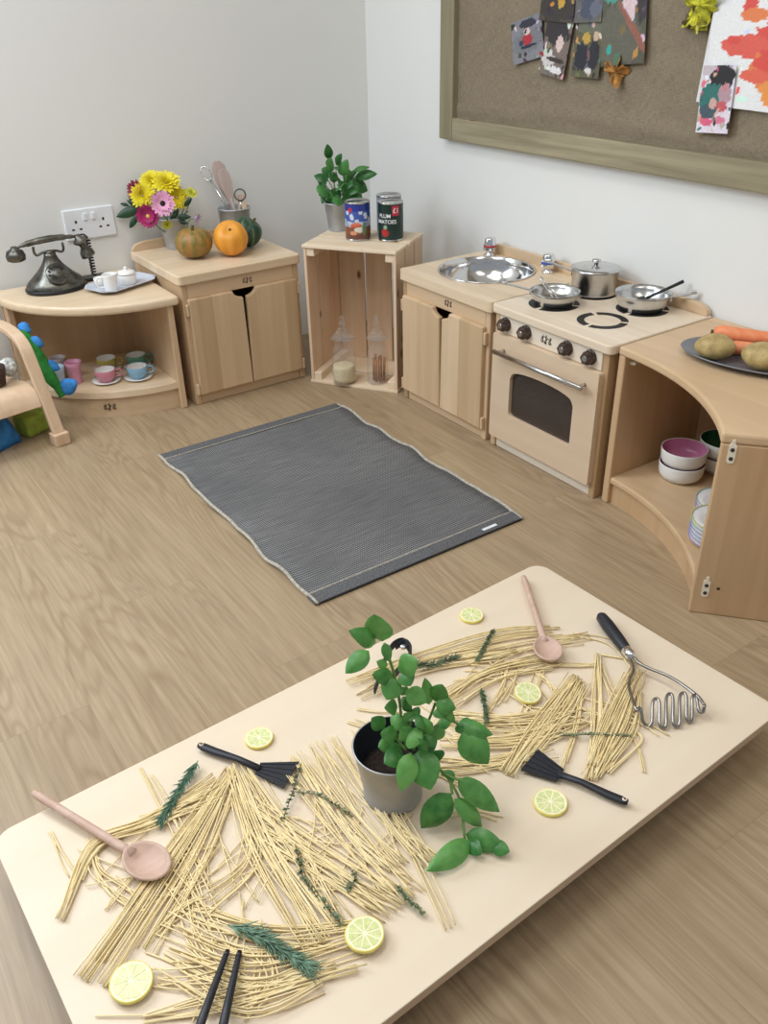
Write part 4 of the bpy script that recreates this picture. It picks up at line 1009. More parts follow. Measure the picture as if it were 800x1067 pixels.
def carrot(label, p, q, r0, r1, seed):
    p, q = Vector(p), Vector(q); t = thing('carrot', label, 'carrot', p); r_ = random.Random(seed); n = 14; L = (q-p).length
    pts = [Vector((L*i/n, 0, .002*sin(i*.5+seed))) for i in range(n+1)]
    rs = [(r0+(r1-r0)*i/n)*(1+.03*r_.uniform(-1, 1)) for i in range(n+1)]; rs[0] *= .55; rs[1] *= .95; rs[-1] *= .4
    m4 = frame_to((0, 0, 0), q-p)
    MB().tube(pts, rs, 16).xf(m4).build('root', 'carrot', t, smooth=True)
    MB().tube([(-.006, 0, .001), (.003, 0, 0)], .005, 8).xf(m4).build('stalk_stub', 'gourd_stem', t, smooth=True)
    return t
carrot('upper peeled carrot lying along the back of the platter', (-.180, -1.560, ZH+.033), (-.060, -1.742, ZH+.034), .017, .011, 2)
carrot('lower carrot wedged between the potatoes and the upper carrot', (-.193, -1.602, ZH+.0185), (-.112, -1.762, ZH+.0185), .0145, .009, 5)
# bowls and plates
M['pink_glaze'] = plain('pink_glaze', (202, 128, 164), .25, 0, .05); M['green_glaze'] = plain('green_glaze', (34, 92, 60), .25, 0, .05)
M['lilac_rim'] = plain('purple_rim', (168, 152, 196), .3); M['blue_rim'] = plain('blue_rim', (140, 166, 204), .3); M['green_rim'] = plain('green_rim', (146, 184, 164), .3); M['yellow_rim'] = plain('yellow_rim', (206, 200, 130), .3); M['pink_rim'] = plain('pink_rim', (206, 130, 170), .3)
def bowl(label, c, z, glaze, r=.051, h=.042):
    t = thing('bowl', label, 'bowl', (c[0], c[1], z))
    MB().lathe([(0, 0), (r*.72, 0), (r*.74, .003), (r*.9, .008), (r*.98, .018), (r, h-.002), (r*.99, h), (r*.965, h-.001)], (0, 0, 0), 36).build('outer_wall', 'china', t, smooth=True)
    MB().lathe([(r*.968, h-.0012), (r*.945, .02), (r*.85, .011), (r*.6, .007), (0, .0065)], (0, 0, 0), 36).build('glazed_inside', glaze, t, smooth=True)
    return t
zb = .0682
bowl('white bowl under the pink-lined bowl in the corner unit', (-.192, -1.548), zb, 'pink_glaze')
bowl('pink-lined white bowl on top of its stack', (-.192, -1.548), zb+.0345, 'pink_glaze')
bowl('white bowl under the green-lined bowl behind the side panel', (-.084, -1.574), zb, 'green_glaze', .054)
bowl('green-lined white bowl partly behind the side panel', (-.084, -1.574), zb+.0345, 'green_glaze', .054)
def plate(label, c, z, rim, r=.056, group=None):
    t = thing('plate', label, 'plate', (c[0], c[1], z), 0, group)
    MB().lathe([(0, 0), (r*.62, 0), (r*.66, .002), (r*.97, .0085), (r*.97, .0105), (r*.64, .004), (0, .0035)], (0, 0, 0), 36).build('dish', 'china', t, smooth=True)
    MB().lathe([(r*.96, .0102), (r*.968, .0094), (r*.99, .0096), (r, .0106), (r*.985, .0118), (r*.955, .0110)], (0, 0, 0), 36).build('coloured_rim', rim, t, smooth=True)
pc = (-.352, -1.768)
for i, (rim, w_) in enumerate((('lilac_rim', 'bottom'), ('lilac_rim', 'second from the bottom'), ('blue_rim', 'third from the bottom'), ('lilac_rim', 'fourth from the bottom'), ('green_rim', 'fifth from the bottom'), ('yellow_rim', 'top'))):
    plate('%s-rimmed white plate, %s in the nearer stack' % ({'lilac_rim': 'purple', 'blue_rim': 'blue', 'green_rim': 'green', 'yellow_rim': 'yellow'}[rim], w_), pc, zb+i*.0088, rim, group='plates in the nearer stack')
pc = (-.245, -1.700)
for i, (rim, w_) in enumerate((('blue_rim', 'bottom'), ('pink_rim', 'middle'), ('green_rim', 'top'))):
    plate('%s-rimmed white plate, %s of the stack further back' % ({'blue_rim': 'blue', 'pink_rim': 'pink', 'green_rim': 'green'}[rim], w_), pc, zb+i*.0088, rim, group='plates in the stack further back')

# ------------------------------------------------------------------ shelf unit contents
def cup_set(col, label_c, label_s, c, z=.0802, han=rad(-20)):
    mt = plain('%s_cup_glaze' % col[0], col[1], .3, 0, .05)
    s = thing('saucer', label_s, 'saucer', (c[0], c[1], z)); r = .041
    MB().lathe([(0, 0), (r*.55, 0), (r*.6, .0015), (r, .007), (r, .0085), (r*.58, .0035), (0, .003)], (0, 0, 0), 32).build('dish', 'china', s, smooth=True)
    t = thing('teacup', label_c, 'cup', (c[0], c[1], z+.0034)); r = .030; h = .036
    cu_ = MB().lathe([(0, 0), (r*.6, 0), (r*.62, .003), (r*.85, .010), (r*.97, .022), (r, h), (r*.97, h+.0003), (r*.955, h-.001)], (0, 0, 0), 32).build('outer_wall', mt, t, smooth=True)
    MB().lathe([(r*.957, h-.001), (r*.91, .022), (r*.7, .009), (0, .005)], (0, 0, 0), 32).build('white_inside', 'china', t, smooth=True)
    d = Vector((cos(han), sin(han), 0))
    MB().tube(bez([tuple(d*r*.95+Vector((0, 0, .030))), tuple(d*(r+.014)+Vector((0, 0, .030))), tuple(d*(r+.014)+Vector((0, 0, .014))), tuple(d*r*.86+Vector((0, 0, .011)))], 6), .0028, 8).build('handle', mt, t, smooth=True)
cup_set(('pink', (206, 134, 150)), 'pink teacup on a white saucer, front left on the shelf', 'white saucer under the pink teacup', (-1.070, -.190))
cup_set(('blue', (140, 184, 212)), 'pale blue teacup on a white saucer, front right on the shelf', 'white saucer under the pale blue teacup', (-.985, -.222))
cup_set(('yellow', (176, 164, 82)), 'olive-yellow teacup behind the pink one', 'saucer under the olive-yellow teacup', (-1.035, -.098))
cup_set(('green', (92, 146, 120)), 'green teacup behind the pale blue one', 'saucer under the green teacup', (-.953, -.128))
def tumbler(label, c, rgb):
    t = thing('tumbler', label, 'tumbler', (c[0], c[1], .0802)); mt = plain(label[:10].replace(' ', '_')+'_tumbler', rgb, .3, 0, .04)
    fn = lambda a, r, z: 1+.04*cos(10*a) if .008 < z < .045 else 1
    MB().lathe([(0, 0), (.017, 0), (.0175, .004), (.0165, .008), (.021, .045), (.0225, .05), (.024, .064), (.023, .0645), (.0205, .05), (.015, .008), (0, .006)], (0, 0, 0), 40, fn=fn).build('cup_wall', mt, t, smooth=True)
tumbler('pink ribbed tumbler left of the teacups', (-1.143, -.140), (214, 150, 176))
tumbler('pale blue ribbed tumbler beside the blue fabric fin', (-1.195, -.148), (176, 196, 214))
tumbler('grey ribbed tumbler half hidden behind the pale blue one', (-1.168, -.075), (170, 160, 160))

# telephone
ph = thing('toy_telephone', 'antique pewter telephone with cradle handset on the curved shelf', 'telephone', (-1.122, -.060, ZS), rad(-2))
ov_ = .80
MB().lathe([(0, 0), (.084, 0), (.086, .004), (.086, .009), (.082, .011), (0, .011)], (0, 0, 0), 48, sy=ov_).build('base_rim', 'black', ph, smooth=True)
pr = [(.081, .011), (.080, .018), (.072, .028), (.058, .040), (.043, .054), (.031, .068), (.022, .082), (.017, .094), (.016, .102), (.0, .103)]
MB().lathe(pr, (0, 0, 0), 48, sy=ov_, fn=lambda a, r, z: 1+.012*cos(24*a)).build('body', 'pewter', ph, smooth=True)
nrm = Vector((0, -.80, .62)).normalized(); dm = frame_to((.0, -.046, .053), (1, 0, 0), nrm)
dl = MB().lathe([(0, -.004), (.030, -.004), (.0315, .002), (.029, .006), (.017, .0045), (.016, .007), (.008, .0085), (0, .009)], (0, 0, 0), 40, mat=dm).build('dial', 'pewter', ph, smooth=True)
for i in range(10):
    a = rad(40+i*30); MB().lathe([(0, .005), (.0036, .005), (.0036, .0066), (0, .0066)], (.0228*cos(a), .0228*sin(a), 0), 12, mat=dm).build('finger_hole', 'black', dl)
cr = MB().tube([(0, 0, .102), (0, 0, .108)], [.014, .010], 16)
for s in (-1, 1): cr.tube(bez([(0, 0, .106), (s*.018, 0, .105), (s*.034, 0, .100), (s*.040, 0, .108), (s*.040, 0, .124)], 5), .0036, 8)
cr.build('cradle', 'pewter', ph, smooth=True)
hs = MB().tube(bez([(-.082, 0, .128), (-.06, 0, .133), (-.03, 0, .137), (0, 0, .139), (.03, 0, .139), (.06, 0, .137), (.086, 0, .135)], 4), [.004]*3+[.006]*2+[.0085]*4+[.0095]*6+[.0085]*4+[.006]*3+[.004]*3, 12).build('handset', 'pewter', ph, smooth=True)
MB().lathe([(0, .032), (.008, .032), (.010, .026), (.022, .020), (.0265, .008), (.025, -.004), (.017, -.008), (0, -.008)], (-.090, 0, .100), 28).build('earpiece', 'pewter', hs, smooth=True)
mp = Matrix.Translation((.088, 0, .125)) @ Matrix.Rotation(rad(-20), 4, 'Y')
MB().lathe([(0, .014), (.008, .014), (.010, .006), (.020, .0), (.020, -.006), (.010, -.014), (.009, -.022), (.019, -.036), (.021, -.05), (.017, -.052), (.012, -.045), (0, -.043)], (0, 0, 0), 28, mat=mp).build('mouthpiece', 'pewter', hs, smooth=True)
pts = [(.09, 0, .137), (.105, .01, .135), (.118, .025, .122)]
cpth = [(.118+.006*cos(a), .03+.006*sin(a), .120-.106*a/(2*PI*13)) for a in [i*PI/5 for i in range(131)]]
MB().tube(bez(pts, 5)+cpth[4:], .0026, 6).build('coiled_cord', 'black', ph, smooth=True)
MB().prism(rrect(.075, .155, .012, .056, .01), .0, .010).build('cord_block', 'black', ph, bev=.002)

# tray with jug and sugar bowl
tr = thing('toy_tray', 'pale grey eight-sided tray beside the telephone', 'tray', (-.966, -.150, ZS+.0002), rad(20))
def octo(a, b, c): return [(-a, -b+c), (-a+c, -b), (a-c, -b), (a, -b+c), (a, b-c), (a-c, b), (-a+c, b), (-a, b-c)]
L = []
for (a, b_, c, z) in ((.075, .042, .022, 0), (.098, .062, .028, .011), (.100, .064, .028, .0125), (.097, .061, .028, .0125), (.074, .041, .022, .003)):
    L.append([(x, y, z) for x, y in octo(a, b_, c)])
MB().loops(L).build('tray_body', 'grey_plastic', tr, bev=.001)
def jug(label, c, kind):
    t = thing(kind, label, 'jug' if kind == 'toy_jug' else 'sugar bowl', (c[0], c[1], ZS+.0034))
    if kind == 'toy_jug':
        MB().lathe([(0, 0), (.017, 0), (.0185, .004), (.0195, .02), (.019, .04), (.0205, .046), (.0195, .0465), (.0175, .04), (.0175, .006), (0, .004)], (0, 0, 0), 28).build('jug_body', 'china', t, smooth=True)
        MB().tube(bez([(-.018, .003, .038), (-.034, .006, .036), (-.034, .006, .014), (-.018, .003, .010)], 6), .003, 8).build('handle', 'china', t, smooth=True)
        MB().tube([(.012, .0, .037), (.024, -.002, .046)], [.009, .004], 10).build('spout', 'china', t, smooth=True)
    else:
        MB().lathe([(0, 0), (.022, 0), (.024, .003), (.026, .012), (.026, .026), (.024, .029), (0, .029)], (0, 0, 0), 28).build('bowl_body', 'china', t, smooth=True)
        MB().lathe([(0, .0292), (.0265, .0292), (.027, .032), (.020, .037), (.008, .040), (.004, .041), (.006, .045), (.004, .048), (0, .0485)], (0, 0, 0), 28).build('lid', 'china', t, smooth=True)
jug('white toy jug with handle on the grey tray', (-1.006, -.186), 'toy_jug')
jug('white lidded sugar bowl on the grey tray', (-.945, -.150), 'sugar_bowl')
jg = thing('milk_cup', 'small white cup behind the toy jug on the grey tray', 'cup', (-1.018, -.130, ZS+.0034))
MB().lathe([(0, 0), (.013, 0), (.016, .012), (.017, .026), (.0155, .026), (.0145, .012), (0, .004)], (0, 0, 0), 24).build('cup_wall', 'china', jg, smooth=True)

# ------------------------------------------------------------------ chair at the left edge
ch = thing('bentwood_chair', 'low bentwood armchair cut by the left edge of the picture', 'chair', (-1.250, -.345, 0), rad(11))
# local: x = across the chair (0 = near frame, negative = away), y = depth (0 front foot, + back)
for sx, nm in ((-.018, 'side_frame'), (-.335, 'side_frame')):
    path = bez([(sx, .004, .03), (sx, .035, .115), (sx, .068, .205), (sx, .092, .256), (sx, .135, .280), (sx, .20, .287), (sx, .27, .280), (sx, .315, .255), (sx, .335, .20), (sx, .36, .10), (sx, .385, .0)], 5)
    sf = MB().strip(path, (1, 0, 0), .032, .016).build(nm, 'bent_ply', ch, bev=.003)
    MB().box(sx-.021, sx+.021, -.016, .022, 0, .034, mat=None).build('foot_cap', 'bent_ply', sf, bev=.003)
seat = bez([(0, .030, .108), (0, .038, .128), (0, .055, .148), (0, .085, .156), (0, .15, .150), (0, .24, .142), (0, .30, .150), (0, .335, .20), (0, .35, .30)], 4)
MB().strip([(-.1765, p.y, p.z) for p in seat], (1, 0, 0), .284, .009).build('seat', 'bent_ply', ch, bev=.002)
M['brown_wicker'] = plain('brown_pot', (74, 52, 44), .8, 0, .3, 150); M['white_knit'] = plain('white_speckled_wool', (214, 214, 208), .9, 0, .35, 120)
mw = Matrix.Translation((-1.250, -.345, 0)) @ Matrix.Rotation(rad(11), 4, 'Z')
def on_chair(x, y, z): return mw @ Vector((x, y, z))
t = thing('brown_pot', 'dark brown pot standing on the bentwood chair', 'pot', on_chair(-.100, .13, .163))
MB().lathe([(0, 0), (.024, 0), (.029, .03), (.032, .05), (.029, .05), (.024, .01), (0, .008)], (0, 0, 0), 24).build('pot_wall', 'brown_wicker', t, smooth=True)
M['red_cloth'] = plain('dark_red_cloth', (140, 40, 70), .9, 0, .3, 80)
o = MB().ball((0, 0, 0), .018, .018, .024, 12).build('crimson_ball', 'red_cloth', None, smooth=True); o.location = on_chair(-.100, .13, .219); tag(o, 'dark crimson soft ball sitting in the brown pot', 'ball')
o = MB().ball((0, 0, 0), .026, .026, .026, 16, fn=lambda a, r, z: 1+.03*sin(9*a+z*7)).build('speckled_ball', 'white_knit', None, smooth=True); o.location = on_chair(-.047, .16, .189); tag(o, 'white speckled soft ball on the bentwood chair', 'ball')

# green toy with blue fins leaning on the shelf
M['green_felt'] = plain('green_felt', (46, 134, 54), .9, 0, .2, 60); M['blue_felt'] = plain('blue_felt', (58, 140, 214), .8, 0, .2, 40); M['blue_cloth'] = plain('blue_cloth', (52, 128, 196), .8, 0, .2, 30); M['lime_felt'] = plain('lime_felt', (158, 178, 70), .9, 0, .15, 40)
dz = Vector((-1.30, -.20, .0))
tg = thing('fabric_dragon', 'green fabric dragon toy with blue fins beside the curved shelf', 'soft toy', (-1.30, -.25, 0))
so = (-1.30, -.25, 0)
body = bez([(-1.266, -.165, .266), (-1.258, -.19, .236), (-1.247, -.215, .192), (-1.234, -.235, .150), (-1.222, -.245, .120), (-1.214, -.25, .095)], 5)
n_ = len(body)
MB().tube(body, [.012+.010*sin(PI*min(1, i/n_*1.2+.1)) for i in range(n_)], 14).build('body', 'green_felt', tg, smooth=True, sub_o=so)
for a, c, w in (((-1.256, -.195, .252), (-1.226, -.21, .232), .030), ((-1.238, -.225, .188), (-1.204, -.235, .166), .030), ((-1.218, -.252, .108), (-1.172, -.262, .132), .045), ((-1.268, -.16, .285), (-1.244, -.18, .268), .030)):
    vs, fs = leaf_geo(a, c, w, (-.3, -.9, .4), .3, .3); f = raw('fin', [v-Vector(so) for v in vs], fs, 'blue_felt', tg, True)
    sd = f.modifiers.new('t', 'SOLIDIFY'); sd.thickness = .004; sd.offset = 0
fb = thing('fabric_block', 'lime green fabric block on the floor behind the chair leg', 'block', (-1.315, -.225, 0), rad(25))
MB().box(-.03, .045, -.03, .03, 0, .062).build('block_face', 'lime_felt', fb, bev=.008, bseg=3)
cl = MB().loops([[(x, y+.01*sin(x*40+k), z) for x, y in rrect(-.09-.01*k, .10-.004*k, -.045+.006*k, .045-.006*k, .03)] for k, z in enumerate((0, .02, .045, .07, .088))])
o = cl.build('blue_cloth_bag', 'blue_cloth', None, smooth=True); o.location = (-1.452, -.265, 0); o.rotation_euler = (0, 0, rad(25)); tag(o, 'blue cloth bag on the floor under the bentwood chair', 'bag')

# ------------------------------------------------------------------ on the low table
SR = .00105
strands = []
def bundle(lb, n, pts, spr, lay=3, trim=.12, stray=.0):
    P = [Vector((x, y, 0)) for x, y in pts]; N = len(P)
    cl_ = [-1+2*(i+.5)/max(2, n//5)+rnd.gauss(0, .12) for i in range(max(2, n//5))]
    for k in range(n):
        e = (cl_[k % len(cl_)]+rnd.gauss(0, .17)) if n > 5 else rnd.uniform(-1, 1); sk = rnd.gauss(0, .42) if rnd.random() < .35 else rnd.gauss(0, .12); Q = []
        for i, p in enumerate(P):
            d = (P[min(i+1, N-1)]-P[max(i-1, 0)]).normalized(); nn = Vector((-d.y, d.x, 0))
            Q.append(p+nn*(spr[i]*1.12*(e+sk*(2.*i/max(1, N-1)-1)*1.6)+rnd.gauss(0, .0022+stray)))
        C = bez(Q, 6); m_ = len(C); a = int(m_*rnd.uniform(0, trim)); c = m_-int(m_*rnd.uniform(0, trim)); C = C[a:c]
        if len(C) < 3: continue
        z0 = ZT+SR+.0002+rnd.random()*lay*SR*1.7; z1 = ZT+SR+.0002+rnd.random()*lay*SR*1.7; q = len(C)-1
        strands.append((lb, [Vector((p.x, p.y, z0+(z1-z0)*i/q+.0008*sin(PI*i/q))) for i, p in enumerate(C)]))
A1 = 'dry spaghetti strand in the fan spreading below the left black spatula'
bundle(A1, 16, [(-1.4309,-1.7486), (-1.5765,-1.8455), (-1.7075,-1.9326)], [.008, .010, .006], 4)
bundle(A1, 13, [(-1.4291,-1.7543), (-1.5626,-1.8625), (-1.6916,-1.9521)], [.007, .012, .006], 4)
bundle(A1, 13, [(-1.4246,-1.7576), (-1.5254,-1.8572), (-1.6348,-1.9416)], [.007, .014, .010], 4)
bundle(A1, 26, [(-1.4220,-1.7461), (-1.4513,-1.8882), (-1.4612,-2.0547)], [.010, .022, .020], 5)
bundle(A1, 13, [(-1.4147,-1.7625), (-1.4280,-1.9141), (-1.4324,-2.0451)], [.008, .02, .016], 4)
bundle(A1, 10, [(-1.4308,-1.7793), (-1.4720,-1.9008), (-1.5639,-1.9280)], [.006, .010, .018], 3, .2)
A2 = 'dry spaghetti strand in the sheaf crossing between the left spatula and the near lemon slice'
bundle(A2, 21, [(-1.4375,-1.8164), (-1.4046,-1.9489), (-1.3575,-2.0719)], [.018, .024, .018], 4, .2)
bundle(A2, 9, [(-1.4477,-1.8759), (-1.4092,-1.9685), (-1.3782,-2.0728)], [.01, .012, .012], 4)
A3 = 'dry spaghetti strand in the wide sheaf just left of the basil pot'
bundle(A3, 26, [(-1.2886,-1.7771), (-1.3103,-1.9317), (-1.3080,-2.0408)], [.030, .034, .024], 4, .16)
bundle(A3, 15, [(-1.3433,-1.7800), (-1.3535,-1.9432), (-1.3471,-2.0696)], [.018, .022, .018], 4, .16)
bundle(A3, 10, [(-1.2518,-1.8108), (-1.2903,-1.9558), (-1.2860,-2.0565)], [.008, .010, .012], 4, .16)
bundle(A3, 4, [(-1.2627,-1.8607), (-1.2986,-2.0156), (-1.3297,-2.1496)], [.010, .014, .008], 3, .2)
A4 = 'dry spaghetti strand curving round the left wooden spoon'
bundle(A4, 22, [(-1.4539,-1.7584), (-1.5592,-1.7691), (-1.6350,-1.7643), (-1.7057,-1.8429)], [.014, .012, .009, .006], 4, .25)
bundle(A4, 14, [(-1.4556,-1.7869), (-1.5426,-1.7691), (-1.5970,-1.7613)], [.014, .014, .012], 4, .3)
bundle(A4, 9, [(-1.6351,-1.7492), (-1.6446,-1.8004), (-1.6350,-1.8448), (-1.6133,-1.8865)], [.006, .008, .012, .014], 3, .3)
bundle(A4, 3, [(-1.6779,-1.7035), (-1.6748,-1.7612), (-1.6695,-1.8000)], [.004, .004, .004], 1, .2)
bundle(A4, 4, [(-1.5309,-1.6677), (-1.5361,-1.7935), (-1.5464,-1.9484)], [.006, .010, .01], 3, .2)
bundle(A4, 3, [(-1.6541,-1.8638), (-1.6271,-1.8437), (-1.5984,-1.8282)], [.004, .004, .004], 2, .2)
A5 = 'dry spaghetti strand in the tangle at the near end of the table'
bundle(A5, 13, [(-1.5784,-1.9177), (-1.5059,-2.0065), (-1.4099,-2.0657)], [.014, .014, .014], 3, .25)
bundle(A5, 17, [(-1.6134,-1.9270), (-1.5433,-2.0296), (-1.4207,-2.0820)], [.016, .02, .012], 4, .25)
bundle(A5, 15, [(-1.6218,-1.9625), (-1.5559,-2.0591), (-1.4637,-2.0804)], [.016, .022, .014], 4, .25)
bundle(A5, 11, [(-1.6665,-2.0172), (-1.5713,-2.0562), (-1.4429,-2.1037)], [.008, .012, .006], 3, .2)
bundle(A5, 5, [(-1.5210,-2.0107), (-1.5301,-2.0611), (-1.5798,-2.0734)], [.006, .008, .008], 3, .2)
bundle(A5, 6, [(-1.5731,-1.9054), (-1.5812,-1.9694), (-1.5539,-2.0456)], [.012, .014, .016], 3, .3)
bundle(A5, 7, [(-1.6661,-1.9565), (-1.6036,-2.0035), (-1.5415,-2.0309)], [.016, .014, .012], 3, .3)
bundle(A5, 1, [(-1.7078,-1.9803), (-1.6642,-2.0112), (-1.6202,-2.0410)], [0, 0, 0], 1, .05)
bundle(A5, 4, [(-1.5790,-1.8420), (-1.5726,-1.9218), (-1.5643,-2.0175)], [.012, .012, .012], 3, .2)
bundle(A5, 4, [(-1.5360,-1.9236), (-1.5784,-1.9177), (-1.6358,-1.9380)], [.014, .012, .010], 3, .3)
A6 = 'dry spaghetti strand in the long sheaf behind the basil, under the thyme sprigs'
bundle(A6, 14, [(-1.1945,-1.6943), (-1.0752,-1.7112), (-0.9150,-1.7468), (-0.8180,-1.7980)], [.006, .010, .014, .008], 4, .2)
bundle(A6, 10, [(-1.1964,-1.7315), (-1.0765,-1.7399), (-0.9224,-1.8042)], [.008, .012, .012], 4, .25)
bundle(A6, 24, [(-1.1092,-1.8213), (-0.9929,-1.8122), (-0.8764,-1.8438)], [.014, .016, .018], 4, .2)
bundle(A6, 12, [(-1.0231,-1.7491), (-0.8923,-1.7952), (-0.7891,-1.8386)], [.014, .016, .01], 4, .2)
bundle(A6, 3, [(-0.8094,-1.8174), (-0.7751,-1.8743), (-0.7945,-1.9505)], [.004, .005, .004], 2, .2)
bundle(A6, 4, [(-0.9098,-1.8374), (-0.8618,-1.8783), (-0.8249,-1.8991)], [.006, .005, .004], 2, .2)
A7 = 'dry spaghetti strand in the level sheaf right of the basil leaves'
bundle(A7, 22, [(-1.1257,-1.8353), (-1.0402,-1.9122), (-0.9351,-1.9628)], [.016, .018, .018], 4, .25)
bundle(A7, 18, [(-1.1479,-1.8785), (-1.0597,-1.9469), (-0.9494,-1.9727)], [.014, .014, .014], 4, .25)
bundle(A7, 13, [(-1.1849,-1.8986), (-1.1168,-1.9567), (-1.0241,-1.9914)], [.012, .012, .012], 3, .25)
bundle(A7, 8, [(-1.2091,-1.9169), (-1.1352,-1.9569), (-1.0548,-1.9832)], [.008, .008, .01], 3, .2)
bundle(A7, 8, [(-0.9335,-1.8022), (-0.9908,-1.8476), (-1.0556,-1.8808)], [.016, .014, .014], 3, .3)
bundle(A7, 5, [(-0.9280,-1.8477), (-0.9334,-1.8892), (-0.9416,-1.9320)], [.006, .006, .006], 2, .2)
bundle(A7, 4, [(-0.8987,-1.8395), (-0.9570,-1.8831), (-1.0365,-1.9298)], [.01, .01, .012], 2, .3)
A8 = 'dry spaghetti strand in the ribbon ending at the right black spatula'
bundle(A8, 30, [(-0.8854,-1.9016), (-1.0077,-1.9456), (-1.1120,-1.9867)], [.006, .009, .006], 5, .08)
bundle(A8, 16, [(-0.8833,-1.9144), (-0.9626,-1.9531), (-1.0774,-1.9873)], [.004, .008, .006], 4, .15)
bundle(A8, 7, [(-0.8878,-1.9167), (-0.9658,-1.9808), (-1.0413,-2.0266)], [.003, .006, .004], 3, .15)
bundle(A8, 4, [(-0.9286,-1.9441), (-0.9298,-1.9819), (-1.0217,-1.9767)], [.006, .006, .010], 2, .2)
A9 = 'dry spaghetti strand in the sheaf left of the steel masher'
bundle(A9, 14, [(-0.8157,-1.8818), (-0.9190,-1.9796), (-1.0199,-2.0659)], [.003, .008, .006], 4, .12)
bundle(A9, 5, [(-0.8204,-1.8905), (-0.8546,-1.9436), (-0.8801,-1.9870)], [.003, .006, .006], 2, .2)
bundle(A9, 28, [(-0.7934,-1.9455), (-0.9006,-1.9979), (-1.0243,-2.0628)], [.008, .014, .008], 5, .15)
bundle(A9, 12, [(-0.8294,-1.9811), (-0.9085,-2.0319), (-1.0096,-2.0690)], [.006, .008, .006], 4, .2)
bundle(A9, 3, [(-0.9001,-2.0282), (-0.9096,-2.0552), (-0.9929,-2.0680)], [.004, .004, .004], 2, .1)
bundle(A9, 2, [(-0.9039,-2.0353), (-0.9265,-2.0664), (-0.9486,-2.0999)], [.002, .002, .002], 1, .1)
bundle(A9, 3, [(-0.8147,-1.8765), (-0.7869,-1.9149), (-0.7697,-1.9451)], [.003, .002, .002], 1, .15)
A10 = 'stray dry spaghetti strand on the bare table around the basil pot'
bundle(A10, 4, [(-1.2388,-1.7637), (-1.2105,-1.8091), (-1.1819,-1.8444)], [.006, .008, .006], 2, .3)
bundle(A10, 2, [(-1.2107,-1.7478), (-1.1837,-1.7778), (-1.1520,-1.8007)], [.006, .005, .004], 1, .2)
bundle(A10, 3, [(-1.2390,-1.9788), (-1.1944,-2.0069), (-1.1645,-2.0401)], [.014, .006, .008], 1, .2)
bundle(A10, 3, [(-1.1948,-1.9095), (-1.1744,-1.9506), (-1.1568,-1.9930)], [.008, .006, .008], 1, .2)
A11 = 'loose dry spaghetti strand lying askew across the left-hand sheaves'
for (x, y), n_ in (((-1.5507,-1.8534), 10), ((-1.4845,-1.9007), 9), ((-1.3854,-1.9167), 10), ((-1.5574,-2.0082), 14), ((-1.3577,-1.9913), 8), ((-1.6121,-1.8096), 6)):
    for k in range(n_):
        a = rnd.uniform(0, PI); L = rnd.uniform(.05, .13); cx, cy = x+rnd.gauss(0, .025), y+rnd.gauss(0, .025); d = Vector((cos(a), sin(a), 0))*L/2; c = Vector((cx, cy, ZT+SR*rnd.uniform(2, 5)))
        strands.append((A11, bez([c-d, c+Vector((d.y, -d.x, 0))*rnd.uniform(-.12, .12), c+d], 5)))
A12 = 'loose dry spaghetti strand lying askew across the right-hand sheaves'
for (x, y), n_ in (((-0.9868,-1.8050), 8), ((-1.0365,-1.9298), 10), ((-0.9483,-1.9429), 8), ((-0.9172,-2.0035), 8), ((-1.1315,-1.8856), 6)):
    for k in range(n_):
        a = rnd.uniform(0, PI); L = rnd.uniform(.05, .12); cx, cy = x+rnd.gauss(0, .02), y+rnd.gauss(0, .02); d = Vector((cos(a), sin(a), 0))*L/2; c = Vector((cx, cy, ZT+SR*rnd.uniform(2, 5)))
        strands.append((A12, bez([c-d, c+Vector((d.y, -d.x, 0))*rnd.uniform(-.12, .12), c+d], 5)))
rnd.shuffle(strands)
def strand_mb(C, b=None): return (b or MB()).tube(C, SR, 6)
for lb, C in strands[:298]:
    c0 = C[len(C)//2]; o = strand_mb([p-c0 for p in C]).build('spaghetti_strand', 'strand', None, smooth=True); o.location = c0
    tag(o, lb, 'spaghetti', lb.replace('dry spaghetti strand', 'spaghetti strands').replace('stray spaghetti strands', 'stray strands'))
b = MB()
for lb, C in strands[298:]: strand_mb(C, b)
tag(b.build('spaghetti_scatter', 'spag', None, smooth=True), 'the remaining dry spaghetti scattered over the low table', 'spaghetti', kind='stuff')
PZ = ZT+.0085     # top of the spaghetti

# wooden spoons
def wooden_spoon(label, p, q, bl, bw, z0=.012, z1=.006):
    p = Vector((p[0], p[1], ZT+z0)); q = Vector((q[0], q[1], ZT+z1)); L = (q-p).length
    t = thing('wooden_spoon', label, 'wooden spoon', p); m4 = frame_to((0, 0, 0), q-p)
    xs = [0, .01, L*.3, L*.6, L-bl*1.15, L-bl*.85]; rs = [.0045, .0058, .0056, .006, .0062, .0075]
    MB().tube([(x, 0, .0065) for x in xs], rs, 12, flat=1.).xf(m4).build('handle', 'spoon_wood', t, smooth=True)
    b = MB(); c = (L-bl/2, 0, .0065)
    pr = [(0, -.0065), (.5, -.006), (.85, -.002), (1, .004), (.98, .0065), (.9, .0068), (.82, .005), (.5, -.0015), (0, -.003)]
    b.lathe(pr, c, 40, sx=bl/2, sy=bw/2, fn=lambda a, r, z: 1+.05*max(0, -cos(a))**6).xf(m4)
    b.build('bowl', 'spoon_wood', t, smooth=True)
wooden_spoon('wooden spoon at the left end of the table, handle overhanging the edge', (-1.6778,-1.6412), (-1.5752,-1.8676), .070, .053, .014, .005)
wooden_spoon('wooden spoon at the far side of the table near the masher', (-0.7688,-1.6484), (-0.9018,-1.8609), .064, .049, .004, .008)

